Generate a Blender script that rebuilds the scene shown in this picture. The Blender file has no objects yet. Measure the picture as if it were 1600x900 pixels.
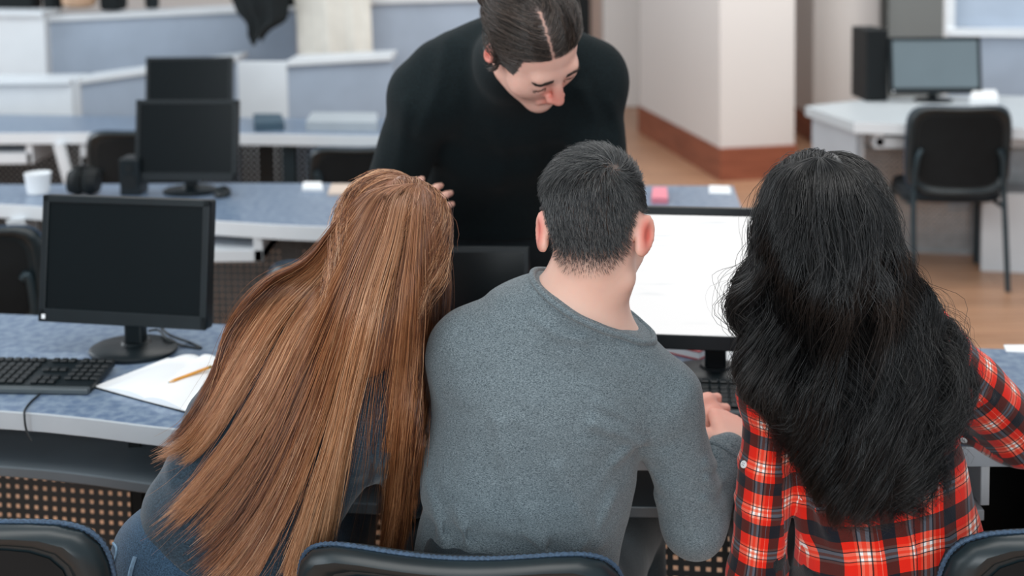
import bpy, bmesh, math, random
import numpy as np
from mathutils import Vector, Matrix
random.seed(7); rng = np.random.default_rng(7)
C = bpy.context.scene.collection
SC = bpy.context.scene
# ------------------------------------------------------------------ camera
FPX, CAMH, PITCH, ROLL, HORIZON = 1900.0, 1.70, math.radians(4), math.radians(0.7), -120.0
PPY = HORIZON + FPX * math.tan(PITCH)
CAM = np.array([0.0, 0.0, CAMH])
fwd = np.array([0, math.cos(PITCH), -math.sin(PITCH)])
r0 = np.array([1.0, 0, 0]); u0 = np.cross(r0, fwd)
right = math.cos(ROLL) * r0 - math.sin(ROLL) * u0
up = math.cos(ROLL) * u0 + math.sin(ROLL) * r0
cam_data = bpy.data.cameras.new('camera'); cam = bpy.data.objects.new('camera', cam_data); C.objects.link(cam)
M = Matrix.Identity(4)
for i in range(3):
    M[i][0] = right[i]; M[i][1] = up[i]; M[i][2] = -fwd[i]; M[i][3] = CAM[i]
cam.matrix_world = M
cam_data.sensor_width = 36; cam_data.lens = FPX / 1600 * 36
cam_data.shift_y = -(450 - PPY) / 1600
cam_data.clip_start = 0.05; cam_data.clip_end = 60
cam_data.dof.use_dof = True; cam_data.dof.focus_distance = 1.93; cam_data.dof.aperture_fstop = 2.7
SC.camera = cam
SC.view_settings.view_transform = 'Standard'; SC.view_settings.look = 'None'
SC.view_settings.gamma = 1; SC.view_settings.use_curve_mapping = False
SC.view_settings.exposure = 0.0
# ------------------------------------------------------------------ light
W = bpy.data.worlds.new('room_light'); SC.world = W; W.use_nodes = True
bg = W.node_tree.nodes['Background']; bg.inputs[0].default_value = (0.80, 0.90, 1.0, 1); bg.inputs[1].default_value = 0.47
def area(name, loc, target, sx, sy, power, col):
    d = bpy.data.lights.new(name, 'AREA'); d.shape = 'RECTANGLE'; d.size = sx; d.size_y = sy; d.energy = power; d.color = col
    o = bpy.data.objects.new(name, d); C.objects.link(o); o.location = loc
    o.rotation_euler = (Vector(target) - Vector(loc)).to_track_quat('-Z', 'Y').to_euler()
    return o
area('window_light', (-5.2, 4.6, 2.6), (0.0, 4.6, 0.9), 7.0, 2.2, 200, (0.86, 0.94, 1.0))
area('ceiling_lamp_row', (0.0, 1.9, 3.1), (0, 1.9, 0), 4.6, 1.0, 58, (1.0, 0.97, 0.93))
area('ceiling_lamp_row', (0.5, 5.0, 3.1), (0.5, 5.0, 0), 5.0, 1.0, 66, (1.0, 0.97, 0.93))
area('ceiling_lamp_row', (2.0, 6.6, 3.1), (2.4, 8.6, 0.9), 4.0, 1.0, 72, (1.0, 0.97, 0.94))
area('rear_window_light', (-0.6, -2.4, 2.3), (0.2, 2.2, 0.9), 5.5, 1.8, 185, (0.92, 0.97, 1.0))
# ------------------------------------------------------------------ pixel rays
def ray(px, py):
    return fwd + (px - 800) / FPX * right - (py - PPY) / FPX * up
def P(px, py, Y=None, z=None):
    d = ray(px, py)
    t = Y / d[1] if z is None else (z - CAMH) / d[2]
    return CAM + d * t
def V3(a): return Vector((float(a[0]), float(a[1]), float(a[2])))
def L(h):
    h = h.lstrip('#'); c = [int(h[i:i+2], 16) / 255 for i in (0, 2, 4)]
    return tuple(x / 12.92 if x <= .04045 else ((x + .055) / 1.055) ** 2.4 for x in c) + (1,)
# ------------------------------------------------------------------ materials
def mat(name, col, rough=0.5, metal=0.0, spec=0.5, var=0.0, vscale=30, bump=0.0, bscale=200, emit=None, coat=0.0, sheen=0.0, col2=None):
    m = bpy.data.materials.new(name); m.use_nodes = True
    nt = m.node_tree; b = nt.nodes['Principled BSDF']
    c = L(col) if isinstance(col, str) else col
    b.inputs['Base Color'].default_value = c; b.inputs['Roughness'].default_value = rough
    b.inputs['Metallic'].default_value = metal; b.inputs['Specular IOR Level'].default_value = spec
    b.inputs['Coat Weight'].default_value = coat; b.inputs['Sheen Weight'].default_value = sheen
    tc = nt.nodes.new('ShaderNodeTexCoord')
    if var > 0 or col2:
        n = nt.nodes.new('ShaderNodeTexNoise'); n.inputs['Scale'].default_value = vscale; n.inputs['Detail'].default_value = 6
        nt.links.new(tc.outputs['Object'], n.inputs['Vector'])
        r = nt.nodes.new('ShaderNodeValToRGB')
        c2 = L(col2) if col2 else tuple(x * (1 - var) for x in c[:3]) + (1,)
        c1 = c if col2 else tuple(min(1, x * (1 + var)) for x in c[:3]) + (1,)
        r.color_ramp.elements[0].position = .38; r.color_ramp.elements[0].color = c2
        r.color_ramp.elements[1].position = .62; r.color_ramp.elements[1].color = c1
        nt.links.new(n.outputs['Fac'], r.inputs[0]); nt.links.new(r.outputs[0], b.inputs['Base Color'])
    if bump > 0:
        n2 = nt.nodes.new('ShaderNodeTexNoise'); n2.inputs['Scale'].default_value = bscale; n2.inputs['Detail'].default_value = 4
        nt.links.new(tc.outputs['Object'], n2.inputs['Vector'])
        bp = nt.nodes.new('ShaderNodeBump'); bp.inputs['Strength'].default_value = bump; bp.inputs['Distance'].default_value = .002
        nt.links.new(n2.outputs['Fac'], bp.inputs['Height']); nt.links.new(bp.outputs[0], b.inputs['Normal'])
    if emit:
        b.inputs['Emission Color'].default_value = L(emit[0]); b.inputs['Emission Strength'].default_value = emit[1]
    return m
# ------------------------------------------------------------------ objects
def tag(o, label=None, cat=None, group=None, kind=None):
    if label: o['label'] = label
    if cat: o['category'] = cat
    if group: o['group'] = group
    if kind: o['kind'] = kind
    return o
def thing(name, label, cat, loc=(0, 0, 0), rz=0, group=None):
    o = bpy.data.objects.new(name, None); C.objects.link(o); o.empty_display_size = .1
    o.location = V3(loc); o.rotation_euler = (0, 0, rz)
    return tag(o, label, cat, group)
def copy_tree(o, parent=None):
    c = o.copy(); C.objects.link(c)
    if parent: c.parent = parent
    for ch in list(o.children): copy_tree(ch, c)
    return c
def rotz(a):
    return np.array([[math.cos(a), -math.sin(a), 0], [math.sin(a), math.cos(a), 0], [0, 0, 1]])
def rotx(a):
    return np.array([[1, 0, 0], [0, math.cos(a), -math.sin(a)], [0, math.sin(a), math.cos(a)]])
class MB:
    """collects shapes and links them as one mesh object"""
    def __init__(s): s.bm = bmesh.new()
    def box(s, c, size, R=None, bev=0.0, seg=2):
        r = bmesh.ops.create_cube(s.bm, size=1.0); vs = r['verts']
        if R is None: R = np.eye(3)
        for v in vs:
            p = R @ (np.array(v.co) * np.array(size)) + np.array(c); v.co = V3(p)
        if bev > 0:
            es = list({e for v in vs for e in v.link_edges})
            bmesh.ops.bevel(s.bm, geom=es, offset=bev, segments=seg, affect='EDGES', profile=.5)
        return s
    def cyl(s, a, b, ra, rb=None, n=24):
        a, b = V3(a), V3(b); rb = ra if rb is None else rb
        d = b - a
        r = bmesh.ops.create_cone(s.bm, cap_ends=True, segments=n, radius1=ra, radius2=rb, depth=d.length)
        q = d.to_track_quat('Z', 'Y').to_matrix().to_4x4(); q.translation = (a + b) / 2
        bmesh.ops.transform(s.bm, matrix=q, verts=r['verts']); return s
    def tube(s, pts, rad, n=10, closed=False):
        pts = [V3(p) for p in pts]; K = len(pts); rings = []
        rads = rad if hasattr(rad, '__len__') else [rad] * K
        up_ = Vector((0, 0, 1))
        for i, p in enumerate(pts):
            t = (pts[(i + 1) % K] - pts[i - 1]) if closed else (pts[min(i + 1, K - 1)] - pts[max(i - 1, 0)])
            t.normalize()
            a = t.cross(up_)
            if a.length < 1e-3: a = t.cross(Vector((0, 1, 0)))
            a.normalize(); b = a.cross(t)
            rings.append([s.bm.verts.new(p + rads[i] * (math.cos(2 * math.pi * j / n) * a + math.sin(2 * math.pi * j / n) * b)) for j in range(n)])
        for i in range(K if closed else K - 1):
            A, B = rings[i], rings[(i + 1) % K]
            for j in range(n):
                s.bm.faces.new((A[j], A[(j + 1) % n], B[(j + 1) % n], B[j]))
        if not closed:
            s.bm.faces.new(rings[0][::-1]); s.bm.faces.new(rings[-1])
        return s
    def prism(s, poly, z0, z1):
        """poly: xy points; flat prism between z0 and z1"""
        a = [s.bm.verts.new((p[0], p[1], z0)) for p in poly]; b = [s.bm.verts.new((p[0], p[1], z1)) for p in poly]
        n = len(poly)
        s.bm.faces.new(a[::-1]); s.bm.faces.new(b)
        for i in range(n): s.bm.faces.new((a[i], a[(i + 1) % n], b[(i + 1) % n], b[i]))
        return s
    def hexa(s, q, off):
        """q: 4 corner points, extruded by the vector off"""
        a = [s.bm.verts.new(V3(p)) for p in q]; b = [s.bm.verts.new(V3(np.array(p) + np.array(off))) for p in q]
        s.bm.faces.new(a); s.bm.faces.new(b[::-1])
        for i in range(4): s.bm.faces.new((a[i], b[i], b[(i + 1) % 4], a[(i + 1) % 4]))
        return s
    def lathe(s, prof, c=(0, 0, 0), n=32, sx=1, sy=1):
        rings = []
        for (r, z) in prof:
            rings.append([s.bm.verts.new((c[0] + sx * r * math.cos(2 * math.pi * j / n), c[1] + sy * r * math.sin(2 * math.pi * j / n), c[2] + z)) for j in range(n)])
        for A, B in zip(rings, rings[1:]):
            for j in range(n): s.bm.faces.new((A[j], A[(j + 1) % n], B[(j + 1) % n], B[j]))
        s.bm.faces.new(rings[0][::-1]); s.bm.faces.new(rings[-1]); return s
    def build(s, name, m, parent=None, smooth=False, bevel=0.0):
        bmesh.ops.recalc_face_normals(s.bm, faces=s.bm.faces)
        me = bpy.data.meshes.new(name); s.bm.to_mesh(me); s.bm.free()
        me.materials.append(m)
        o = bpy.data.objects.new(name, me); C.objects.link(o)
        if parent: o.parent = parent
        if smooth:
            me.polygons.foreach_set('use_smooth', [True] * len(me.polygons))
            try: me.set_sharp_from_angle(angle=math.radians(40))
            except Exception: pass
        if bevel:
            md = o.modifiers.new('bevel', 'BEVEL'); md.width = bevel; md.segments = 2; md.limit_method = 'ANGLE'
        return o
def struct(name, mb, m, parent=None, **k):
    o = mb.build(name, m, parent, **k)
    if parent is None: o['kind'] = 'structure'
    return o
def loc_(root, p):
    """world point -> the root's own coordinates"""
    q = np.array(p) - np.array(root.location)
    return rotz(-root.rotation_euler[2]) @ q
# ================================================================== setting
def wood_mat(name, c1, c2, scale, rough):
    m = bpy.data.materials.new(name); m.use_nodes = True; nt = m.node_tree; b = nt.nodes['Principled BSDF']
    tc = nt.nodes.new('ShaderNodeTexCoord'); mp = nt.nodes.new('ShaderNodeMapping'); mp.inputs['Scale'].default_value = scale
    n = nt.nodes.new('ShaderNodeTexNoise'); n.inputs['Scale'].default_value = 3; n.inputs['Detail'].default_value = 8; n.inputs['Distortion'].default_value = .6
    r = nt.nodes.new('ShaderNodeValToRGB'); r.color_ramp.elements[0].color = L(c1); r.color_ramp.elements[1].color = L(c2)
    r.color_ramp.elements[0].position = .3; r.color_ramp.elements[1].position = .7
    nt.links.new(tc.outputs['Object'], mp.inputs[0]); nt.links.new(mp.outputs[0], n.inputs['Vector'])
    nt.links.new(n.outputs['Fac'], r.inputs[0]); nt.links.new(r.outputs[0], b.inputs['Base Color'])
    b.inputs['Roughness'].default_value = rough
    return m
def parquet():
    m = wood_mat('parquet', '#b08163', '#c69a7a', (1, 14, 1), .38); nt = m.node_tree; b = nt.nodes['Principled BSDF']
    br = nt.nodes.new('ShaderNodeTexBrick'); br.inputs['Scale'].default_value = 1; br.inputs['Brick Width'].default_value = .9; br.inputs['Row Height'].default_value = .09
    br.inputs['Mortar Size'].default_value = .002; br.inputs['Color1'].default_value = (1, 1, 1, 1); br.inputs['Color2'].default_value = (.8, .8, .8, 1); br.inputs['Mortar'].default_value = (.35, .3, .28, 1)
    tc = [n for n in nt.nodes if n.bl_idname == 'ShaderNodeTexCoord'][0]
    nt.links.new(tc.outputs['Object'], br.inputs['Vector'])
    mx = nt.nodes.new('ShaderNodeMix'); mx.data_type = 'RGBA'; mx.blend_type = 'MULTIPLY'; mx.inputs[0].default_value = 1
    ramp = [n for n in nt.nodes if n.bl_idname == 'ShaderNodeValToRGB'][0]
    nt.links.new(ramp.outputs[0], mx.inputs[6]); nt.links.new(br.outputs['Color'], mx.inputs[7]); nt.links.new(mx.outputs[2], b.inputs['Base Color'])
    return m
M_floor = parquet()
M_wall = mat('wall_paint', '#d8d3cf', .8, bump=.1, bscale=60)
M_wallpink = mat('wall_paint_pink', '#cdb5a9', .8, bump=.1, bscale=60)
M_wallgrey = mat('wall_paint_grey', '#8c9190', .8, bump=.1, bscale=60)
M_basewood = wood_mat('baseboard_wood', '#7a4330', '#9a5a42', (1, 1, 8), .45)
M_doorwood = wood_mat('door_wood', '#5b4538', '#6d5342', (6, 6, 1), .5)
M_lam = mat('speckled_blue_laminate', '#7f90a3', .29, var=.0, vscale=46, col2='#60738d')
M_edge = mat('silver_edge_band', '#a9b0b6', .4, var=.04, vscale=8)
M_white = mat('white_laminate', '#d9dee2', .4, var=.02, vscale=6)
M_panel = mat('blue_grey_laminate', '#a3b1c2', .5, var=.04, vscale=5)
M_grey = mat('grey_laminate', '#a7adb3', .5, var=.03, vscale=6)
M_tray = mat('grey_tray', '#565f65', .42, var=.05, vscale=9)
M_perf = mat('black_perforated_metal', '#1d2427', .5, var=.1, vscale=20)
M_perfg = mat('grey_perforated_metal', '#a3a6a8', .5, var=.1, vscale=20)
M_perfd = mat('dark_grey_perforated_metal', '#5c6062', .5, var=.1, vscale=20)
M_blk = mat('black_plastic', '#10191d', .38, spec=.35, var=.08, vscale=20)
M_blkm = mat('matte_black_plastic', '#0f1416', .6, spec=.3, var=.1, vscale=30)
M_scr = mat('dark_screen_glass', '#070f12', .24, spec=.22, var=.05, vscale=3)
M_legm = mat('dark_green_grey_metal', '#2b3b42', .4, metal=.3, var=.06, vscale=12)
M_paper = mat('white_paper', '#eceff1', .8, var=.015, vscale=14)

b = MB(); b.prism([(-7, -1.5), (7.5, -1.5), (7.5, 13), (-7, 13)], -.06, 0); floor = struct('floor', b, M_floor)
# the wall stub in the middle of the room, its two faces seen from the corner
def foot(px, py): return P(px, py, z=0)
pc, pr = foot(1125, 282), foot(1241, 276)
pl = pc + (foot(1000, 207) - pc) * 1.0
bk = pl + (pr - pc)
def wallprism(pts, z0, z1, grow=0.0):
    c = np.mean([p[:2] for p in pts], axis=0); out = []
    for p in pts:
        d = p[:2] - c; out.append(tuple(c + d * (1 + grow)))
    b = MB(); b.prism(out, z0, z1); return b
struct('wall_middle', wallprism([pc, pr, bk, pl], 0, 3.2), M_wall)
struct('baseboard_middle', wallprism([pc, pr, bk, pl], 0.0, .215, .03), M_basewood)
# the wall behind the stub
b = MB(); b.box((-3.45, 11.3, 1.6), (7.1, .2, 3.2)); struct('wall_back', b, M_wall)
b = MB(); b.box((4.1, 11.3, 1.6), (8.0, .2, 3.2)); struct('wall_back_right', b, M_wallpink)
b = MB(); b.box((2.0, 11.17, .09), (14, .06, .18), bev=.01); struct('baseboard_back', b, M_basewood)
a0 = P(934, 60, 10.9); b = MB(); b.box((a0[0] + .23, 11.12, 1.6), (.34, .16, 3.2), bev=.02); struct('trim_1', b, M_wall)
# black slab painted for the darkness of an opening, then the brown door
dd = P(915, 20, 11.0); b = MB(); b.box((dd[0] - .12, 11.14, 1.05), (.34, .12, 2.1), bev=.006); struct('dark_opening', b, M_blkm)
dd = P(1251, 60, 10.4); b = MB(); b.box((dd[0] + .1, 10.5, 1.05), (1.0, .06, 2.1), bev=.005)
for zc in (.55, 1.5): b.box((dd[0] + .1, 10.46, zc), (.7, .02, .75), bev=.008)
struct('door_2', b, M_doorwood)
# second wall stub on the right, left corner rounded so the face catches a light gradient
q0, q1 = P(1263, 160, 9.3), P(1390, 160, 9.0)
b = MB(); pts = []
for i in range(9):
    t = i / 8; x = q0[0] + (q1[0] - q0[0]) * t; y = 9.15 - .25 * math.sin(math.pi / 2 * min(1, t * 1.5)) + .35 * t * t
    pts.append((x, y))
b.prism(pts + [(q1[0], 10.2), (q0[0], 10.2)], 0, 3.2); o = struct('wall_right', b, M_wall, smooth=True)
b = MB(); b.prism([(x, y - .02) for x, y in pts] + [(q1[0], 9.8), (q0[0] - .01, 9.8)], 0, .2); struct('baseboard_right', b, M_basewood, smooth=True)
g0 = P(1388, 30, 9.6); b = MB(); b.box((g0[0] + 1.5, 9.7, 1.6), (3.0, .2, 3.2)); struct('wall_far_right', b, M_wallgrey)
b = MB(); b.box((-6.1, 6, 1.6), (.2, 14, 3.2)); struct('wall_left', b, M_wall)

# ================================================================== desks
def perforated(w, h, pitch, hole, border):
    """a plate in local x (width) and z (up from 0), square holes cut through"""
    bm = bmesh.new()
    def cuts(Lh):
        n = int((Lh - 2 * border) / pitch); st = (Lh - n * pitch) / 2
        xs = [0.0]
        for i in range(n):
            c = st + (i + .5) * pitch; xs += [c - hole / 2, c + hole / 2]
        return xs + [Lh]
    X, Z = cuts(w), cuts(h); vs = {}
    def v(i, j):
        if (i, j) not in vs: vs[(i, j)] = bm.verts.new((X[i] - w / 2, 0, Z[j]))
        return vs[(i, j)]
    for i in range(len(X) - 1):
        for j in range(len(Z) - 1):
            if i % 2 == 1 and j % 2 == 1: continue
            bm.faces.new((v(i, j), v(i + 1, j), v(i + 1, j + 1), v(i, j + 1)))
    return bm
def perf_panel(parent, a, c, z0, h, pitch, hole, m, name='perforated_panel', border=.03):
    a, c = np.array(a)[:2], np.array(c)[:2]; w = float(np.linalg.norm(c - a)); ang = math.atan2(c[1] - a[1], c[0] - a[0])
    bm = perforated(w, h, pitch, hole, border); me = bpy.data.meshes.new(name); bm.to_mesh(me); bm.free(); me.materials.append(m)
    o = bpy.data.objects.new(name, me); C.objects.link(o); o.parent = parent
    mid = loc_(parent, (*((a + c) / 2), z0)); o.location = V3(mid); o.rotation_euler = (0, 0, ang - parent.rotation_euler[2])
    md = o.modifiers.new('thickness', 'SOLIDIFY'); md.thickness = .002; md.offset = 0
    return o
def resample(pts, n):
    """smooth curve through pts"""
    pts = np.array(pts, float); K = len(pts); out = []
    for i in range(n):
        t = i / (n - 1) * (K - 1); k = min(int(t), K - 2); f = t - k
        p0, p1, p2, p3 = pts[max(k - 1, 0)], pts[k], pts[k + 1], pts[min(k + 2, K - 1)]
        out.append(.5 * ((2 * p1) + (p2 - p0) * f + (2 * p0 - 5 * p1 + 4 * p2 - p3) * f * f + (3 * p1 - p0 - 3 * p2 + p3) * f ** 3))
    return np.array(out)
DZ = .74
def desktop(root, front, back, thick=.036, m=M_lam, medge=M_edge):
    """front/back: world points left to right; laminate top with an edge band along the front"""
    fl = [loc_(root, p) for p in front]; bl = [loc_(root, p) for p in back]
    b = MB(); b.prism([p[:2] for p in fl] + [p[:2] for p in bl[::-1]], DZ - thick, DZ); top = b.build('desktop', m, root, bevel=.002)
    b = MB(); n = len(fl); dz = thick + .002
    outer = [np.array(p[:2]) + np.array((0, -.007)) for p in fl]
    b.prism([tuple(p) for p in outer] + [tuple(np.array(p[:2])) for p in fl[::-1]], DZ - dz, DZ + .0006); b.build('edge_band', medge, top, bevel=.0015)
    return top
# ---- first row, where the three students sit
F1 = resample([P(x, y, z=DZ) for x, y in ((-330, 622), (0, 641), (130, 652), (265, 668), (500, 688), (800, 700), (1130, 703), (1495, 697), (1900, 700))], 60)
B1 = resample([P(x, y, z=DZ) for x, y in ((-330, 482), (0, 490), (340, 506), (800, 524), (1300, 537), (1600, 546), (1900, 556))], 60)
desk1 = thing('computer_desk', 'long blue speckled desk with silver front edge at which the three students sit', 'desk', (*(F1.mean(0)[:2] * .5 + B1.mean(0)[:2] * .5), 0))
desktop(desk1, F1, B1, .034)
# perforated modesty panel, lower
mid1 = F1 * .32 + B1 * .68
def at_px(curve, px, z):
    """the point of a world curve that is seen at pixel column px"""
    best = None
    for p in curve:
        q = np.array([p[0], p[1], z]) - CAM
        x = 800 + FPX * (q @ right) / (q @ fwd)
        if best is None or abs(x - px) < best[0]: best = (abs(x - px), p)
    return best[1]
pa = at_px(mid1, -150, .5); pb = at_px(mid1, 560, .5); pd = at_px(mid1, 1250, .5); pe = at_px(mid1, 1850, .5)
perf_panel(desk1, pa, pb, .12, .50, .0235, .0105, M_perf, border=.02)
perf_panel(desk1, pb, pd, .12, .50, .0235, .0105, M_perf, border=.02)
b = MB(); v_ = pe - pd; b.box(loc_(desk1, (*((pd + pe) / 2)[:2], .40)), (np.linalg.norm(v_[:2]), .016, .62), R=rotz(math.atan2(v_[1], v_[0])), bev=.002); b.build('dark_bay_board', M_blkm, desk1)  # added black board standing in for the dark interior of this bay
# curved pull-out shelf on the left and in the middle
def shelf(px0, px1, z, back, name='keyboard_shelf', m=M_tray, front=0.03):
    fr = [p for p in F1]; ba = [p for p in B1]
    sel = []
    for f_, b_ in zip(fr, ba):
        q = np.array([f_[0], f_[1], z]) - CAM; x = 800 + FPX * (q @ right) / (q @ fwd)
        if px0 <= x <= px1: sel.append((loc_(desk1, f_ * (1 - front) + b_ * front), loc_(desk1, f_ * (1 - back) + b_ * back)))
    b = MB(); b.prism([s[0][:2] for s in sel] + [s[1][:2] for s in sel[::-1]], z - .022, z); b.build(name, m, desk1, bevel=.003)
shelf(-400, 620, .630, .55, front=-.02); shelf(640, 1290, .625, .5); 
# white drawer frame at the right
def px_box(root, name, m, x0, y0, x1, y1, Y, dep):
    a, c = P(x0, y0, Y), P(x1, y1, Y); b = MB()
    b.box(loc_(root, ((a[0] + c[0]) / 2, Y + dep / 2, (a[2] + c[2]) / 2)), (abs(c[0] - a[0]), dep, abs(a[2] - c[2])), bev=.002); return b.build(name, m, root)
px_box(desk1, 'drawer_frame', M_white, 1533, 718, 1546, 790, 2.20, .28)
px_box(desk1, 'drawer_front', M_white, 1300, 800, 1538, 814, 2.20, .02)
a, c = P(1300, 800, 2.21), P(1536, 800, 2.21); b = MB(); b.prism([loc_(desk1, p)[:2] for p in (a, c, c + np.array([0, .28, 0]), a + np.array([0, .28, 0]))], a[2] - .004, a[2] + .001); b.build('drawer_bottom', M_white, desk1)
px_box(desk1, 'drawer_side', M_grey, 1527, 757, 1532, 802, 2.25, .27)
# side gables that carry the top
for k in (1, 18, 53, 58):
    f_, b_ = F1[k] * .78 + B1[k] * .22, F1[k] * .08 + B1[k] * .92
    b = MB(); v_ = (b_ - f_); ang = math.atan2(v_[1], v_[0]); c_ = (f_ + b_) / 2
    b.box(loc_(desk1, (c_[0], c_[1], (DZ - .034) / 2)), (np.linalg.norm(v_[:2]), .022, DZ - .034), R=rotz(ang), bev=.002); b.build('leg_panel', M_blkm, desk1)

# ---- second row
F2 = resample([P(x, y, z=DZ) for x, y in ((-250, 312), (0, 319), (145, 330), (340, 345), (520, 354), (760, 350), (1000, 345), (1163, 336))], 50)
B2 = resample([P(x, y, z=DZ) for x, y in ((-250, 286), (0, 288), (200, 287), (400, 286), (600, 287), (900, 289), (1040, 290), (1146, 290))], 50)
desk2 = thing('computer_desk', 'blue topped white desk behind the first row of monitors, empty at its right end', 'desk', (*(F2.mean(0)[:2] * .5 + B2.mean(0)[:2] * .5), 0))
desktop(desk2, F2, B2, .045, medge=M_white)
def slab_px(root, name, m, px0, py0, px1, py1, Y, thick, bev=.003):
    """an upright board facing the camera between two pixel corners at depth Y"""
    a, c = P(px0, py0, Y), P(px1, py1, Y)
    b = MB(); ctr = ((a[0] + c[0]) / 2, Y + thick / 2, (a[2] + c[2]) / 2)
    b.box(loc_(root, ctr), (abs(c[0] - a[0]), thick, abs(a[2] - c[2])), R=rotz(-root.rotation_euler[2]), bev=bev)
    return b.build(name, m, root)
# leg of the second row at the left, slanting
def bar(root, name, m, p, q, w, d):
    p, q = np.array(p, float), np.array(q, float); p, q = loc_(root, p), loc_(root, q)
    b = MB(); ax = q - p; Ln = np.linalg.norm(ax); z = ax / Ln; x = np.array([1, 0, 0]) - z * z[0]; x /= np.linalg.norm(x); y = np.cross(z, x)
    b.box((p + q) / 2, (w, d, Ln), R=np.stack([x, y, z], 1), bev=.004); return b.build(name, m, root)
def ground(p, q):
    """continue the line p->q down to the floor"""
    p, q = np.array(p), np.array(q); t = p[2] / (p[2] - q[2]); return p + (q - p) * t
for xa, ya, xb, yb, Yd in ((33, 342, 56, 490, 4.2),):
    p, q = P(xa, ya, Yd), P(xb, yb, Yd); p[2] = DZ - .045; bar(desk2, 'leg', M_white, p, ground(p, q), .055, .10)
for xx in (700, 1120):
    p = P(xx, 352, 4.1); p[2] = DZ - .045; q = p.copy(); q[2] = 0; bar(desk2, 'leg', M_white, p, q, .05, .4)
# keyboard tray in a white frame
for (x0, x1, ya, yb) in ((240, 411, 364, 409), (640, 800, 364, 409)):
    Yd = 3.88; t = slab_px(desk2, 'keyboard_tray', M_white, x0, yb - 17, x1, yb, Yd, .3)
    slab_px(desk2, 'tray_hanger', M_white, x1 - 16, ya - 5, x1, yb, Yd, .28)
m0, m1 = F2[8] * .2 + B2[8] * .8, F2[30] * .2 + B2[30] * .8
perf_panel(desk2, m0, m1, .2, .46, .024, .007, M_perfd)
m2 = F2[48] * .2 + B2[48] * .8; perf_panel(desk2, m1, m2, .2, .46, .024, .007, M_perfd)

# ---- third row
F3 = resample([P(x, y, z=DZ) for x, y in ((-250, 207), (0, 208), (200, 207), (400, 209), (600, 212), (800, 214))], 40)
B3 = resample([P(x, y, z=DZ) for x, y in ((-250, 178), (0, 179), (200, 182), (400, 184), (600, 186), (800, 187))], 40)
desk3 = thing('computer_desk', 'blue topped white desk in the third row, in front of the grey bench panels', 'desk', (*(F3.mean(0)[:2] * .5 + B3.mean(0)[:2] * .5), 0))
desktop(desk3, F3, B3, .05, medge=M_white)
p, q = P(92, 226, 5.65), P(106, 276, 5.65); p[2] = DZ - .05; bar(desk3, 'leg', M_white, p, ground(p, q), .036, .03)
for xx, m_ in ((452, M_legm), (640, M_legm)):
    p = P(xx, 230, 5.7); p[2] = DZ - .05; q = p.copy(); q[2] = 0; bar(desk3, 'leg', m_, p, q, .055, .06)
for (x0, x1, hx, ya, yb) in ((-140, 50, 46, 226, 256), (126, 320, 130, 226, 259), (-330, -160, -166, 226, 256)):
    slab_px(desk3, 'keyboard_tray', M_white, x0, yb - 15, x1, yb, 5.7, .28); slab_px(desk3, 'tray_hanger', M_white, hx - 6, ya, hx + 6, yb, 5.7, .26)
m0, m1 = F3[0] * .15 + B3[0] * .85, F3[24] * .15 + B3[24] * .85
perf_panel(desk3, m0, m1, .1, .58, .03, .012, M_perf)
perf_panel(desk3, m1, F3[39] * .15 + B3[39] * .85, .1, .58, .03, .012, M_perf)

# ---- desk at the right by the wall
FR = resample([P(x, y, z=DZ) for x, y in ((1334, 191), (1460, 195), (1600, 200), (1900, 212))], 12)
BR = resample([P(x, y, z=DZ) for x, y in ((1258, 166), (1400, 152), (1600, 150), (1900, 158))], 12)
deskr = thing('computer_desk', 'pale grey desk by the far right wall with a black chair pulled up to it', 'desk', (*(FR.mean(0)[:2] * .5 + BR.mean(0)[:2] * .5), 0))
M_whiter = mat('pale_grey_laminate', '#b6bdc1', .45, var=.02, vscale=6)
desktop(deskr, FR, BR, .05, m=M_whiter, medge=M_white)
f0, b0 = FR[0] + np.array([.03, .03, 0]), BR[0] + np.array([.04, -.03, 0])
b = MB(); v_ = b0 - f0; ang = math.atan2(v_[1], v_[0]); c_ = (f0 + b0) / 2
b.box(loc_(deskr, (c_[0], c_[1], (DZ - .05) / 2)), (np.linalg.norm(v_[:2]), .02, DZ - .05), R=rotz(ang), bev=.003); b.build('side_panel', M_grey, deskr)
p = P(1339, 200, 5.83); p[2] = DZ - .05; q = p.copy(); q[2] = 0; bar(deskr, 'leg', M_white, p, q, .05, .05)
slab_px(deskr, 'keyboard_tray', M_white, 1368, 215, 1640, 229, 5.70, .3); slab_px(deskr, 'tray_hanger', M_white, 1368, 200, 1382, 229, 5.70, .28)
perf_panel(deskr, P(1338, 200, 6.12), P(1640, 200, 5.95), .008, .56, .026, .009, M_perfg)
bx = thing('floor_cabinet', 'low grey cabinet on the floor under the right-hand desk', 'cabinet', (*P(1590, 420, z=0)[:2], 0), -.25)
b = MB(); b.box((.0, .2, .19), (.34, .5, .38), bev=.006); b.build('cabinet_body', M_grey, bx)
b = MB(); b.box((.0, -.06, .19), (.35, .02, .39), bev=.004); b.build('door', M_white, bx)

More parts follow.
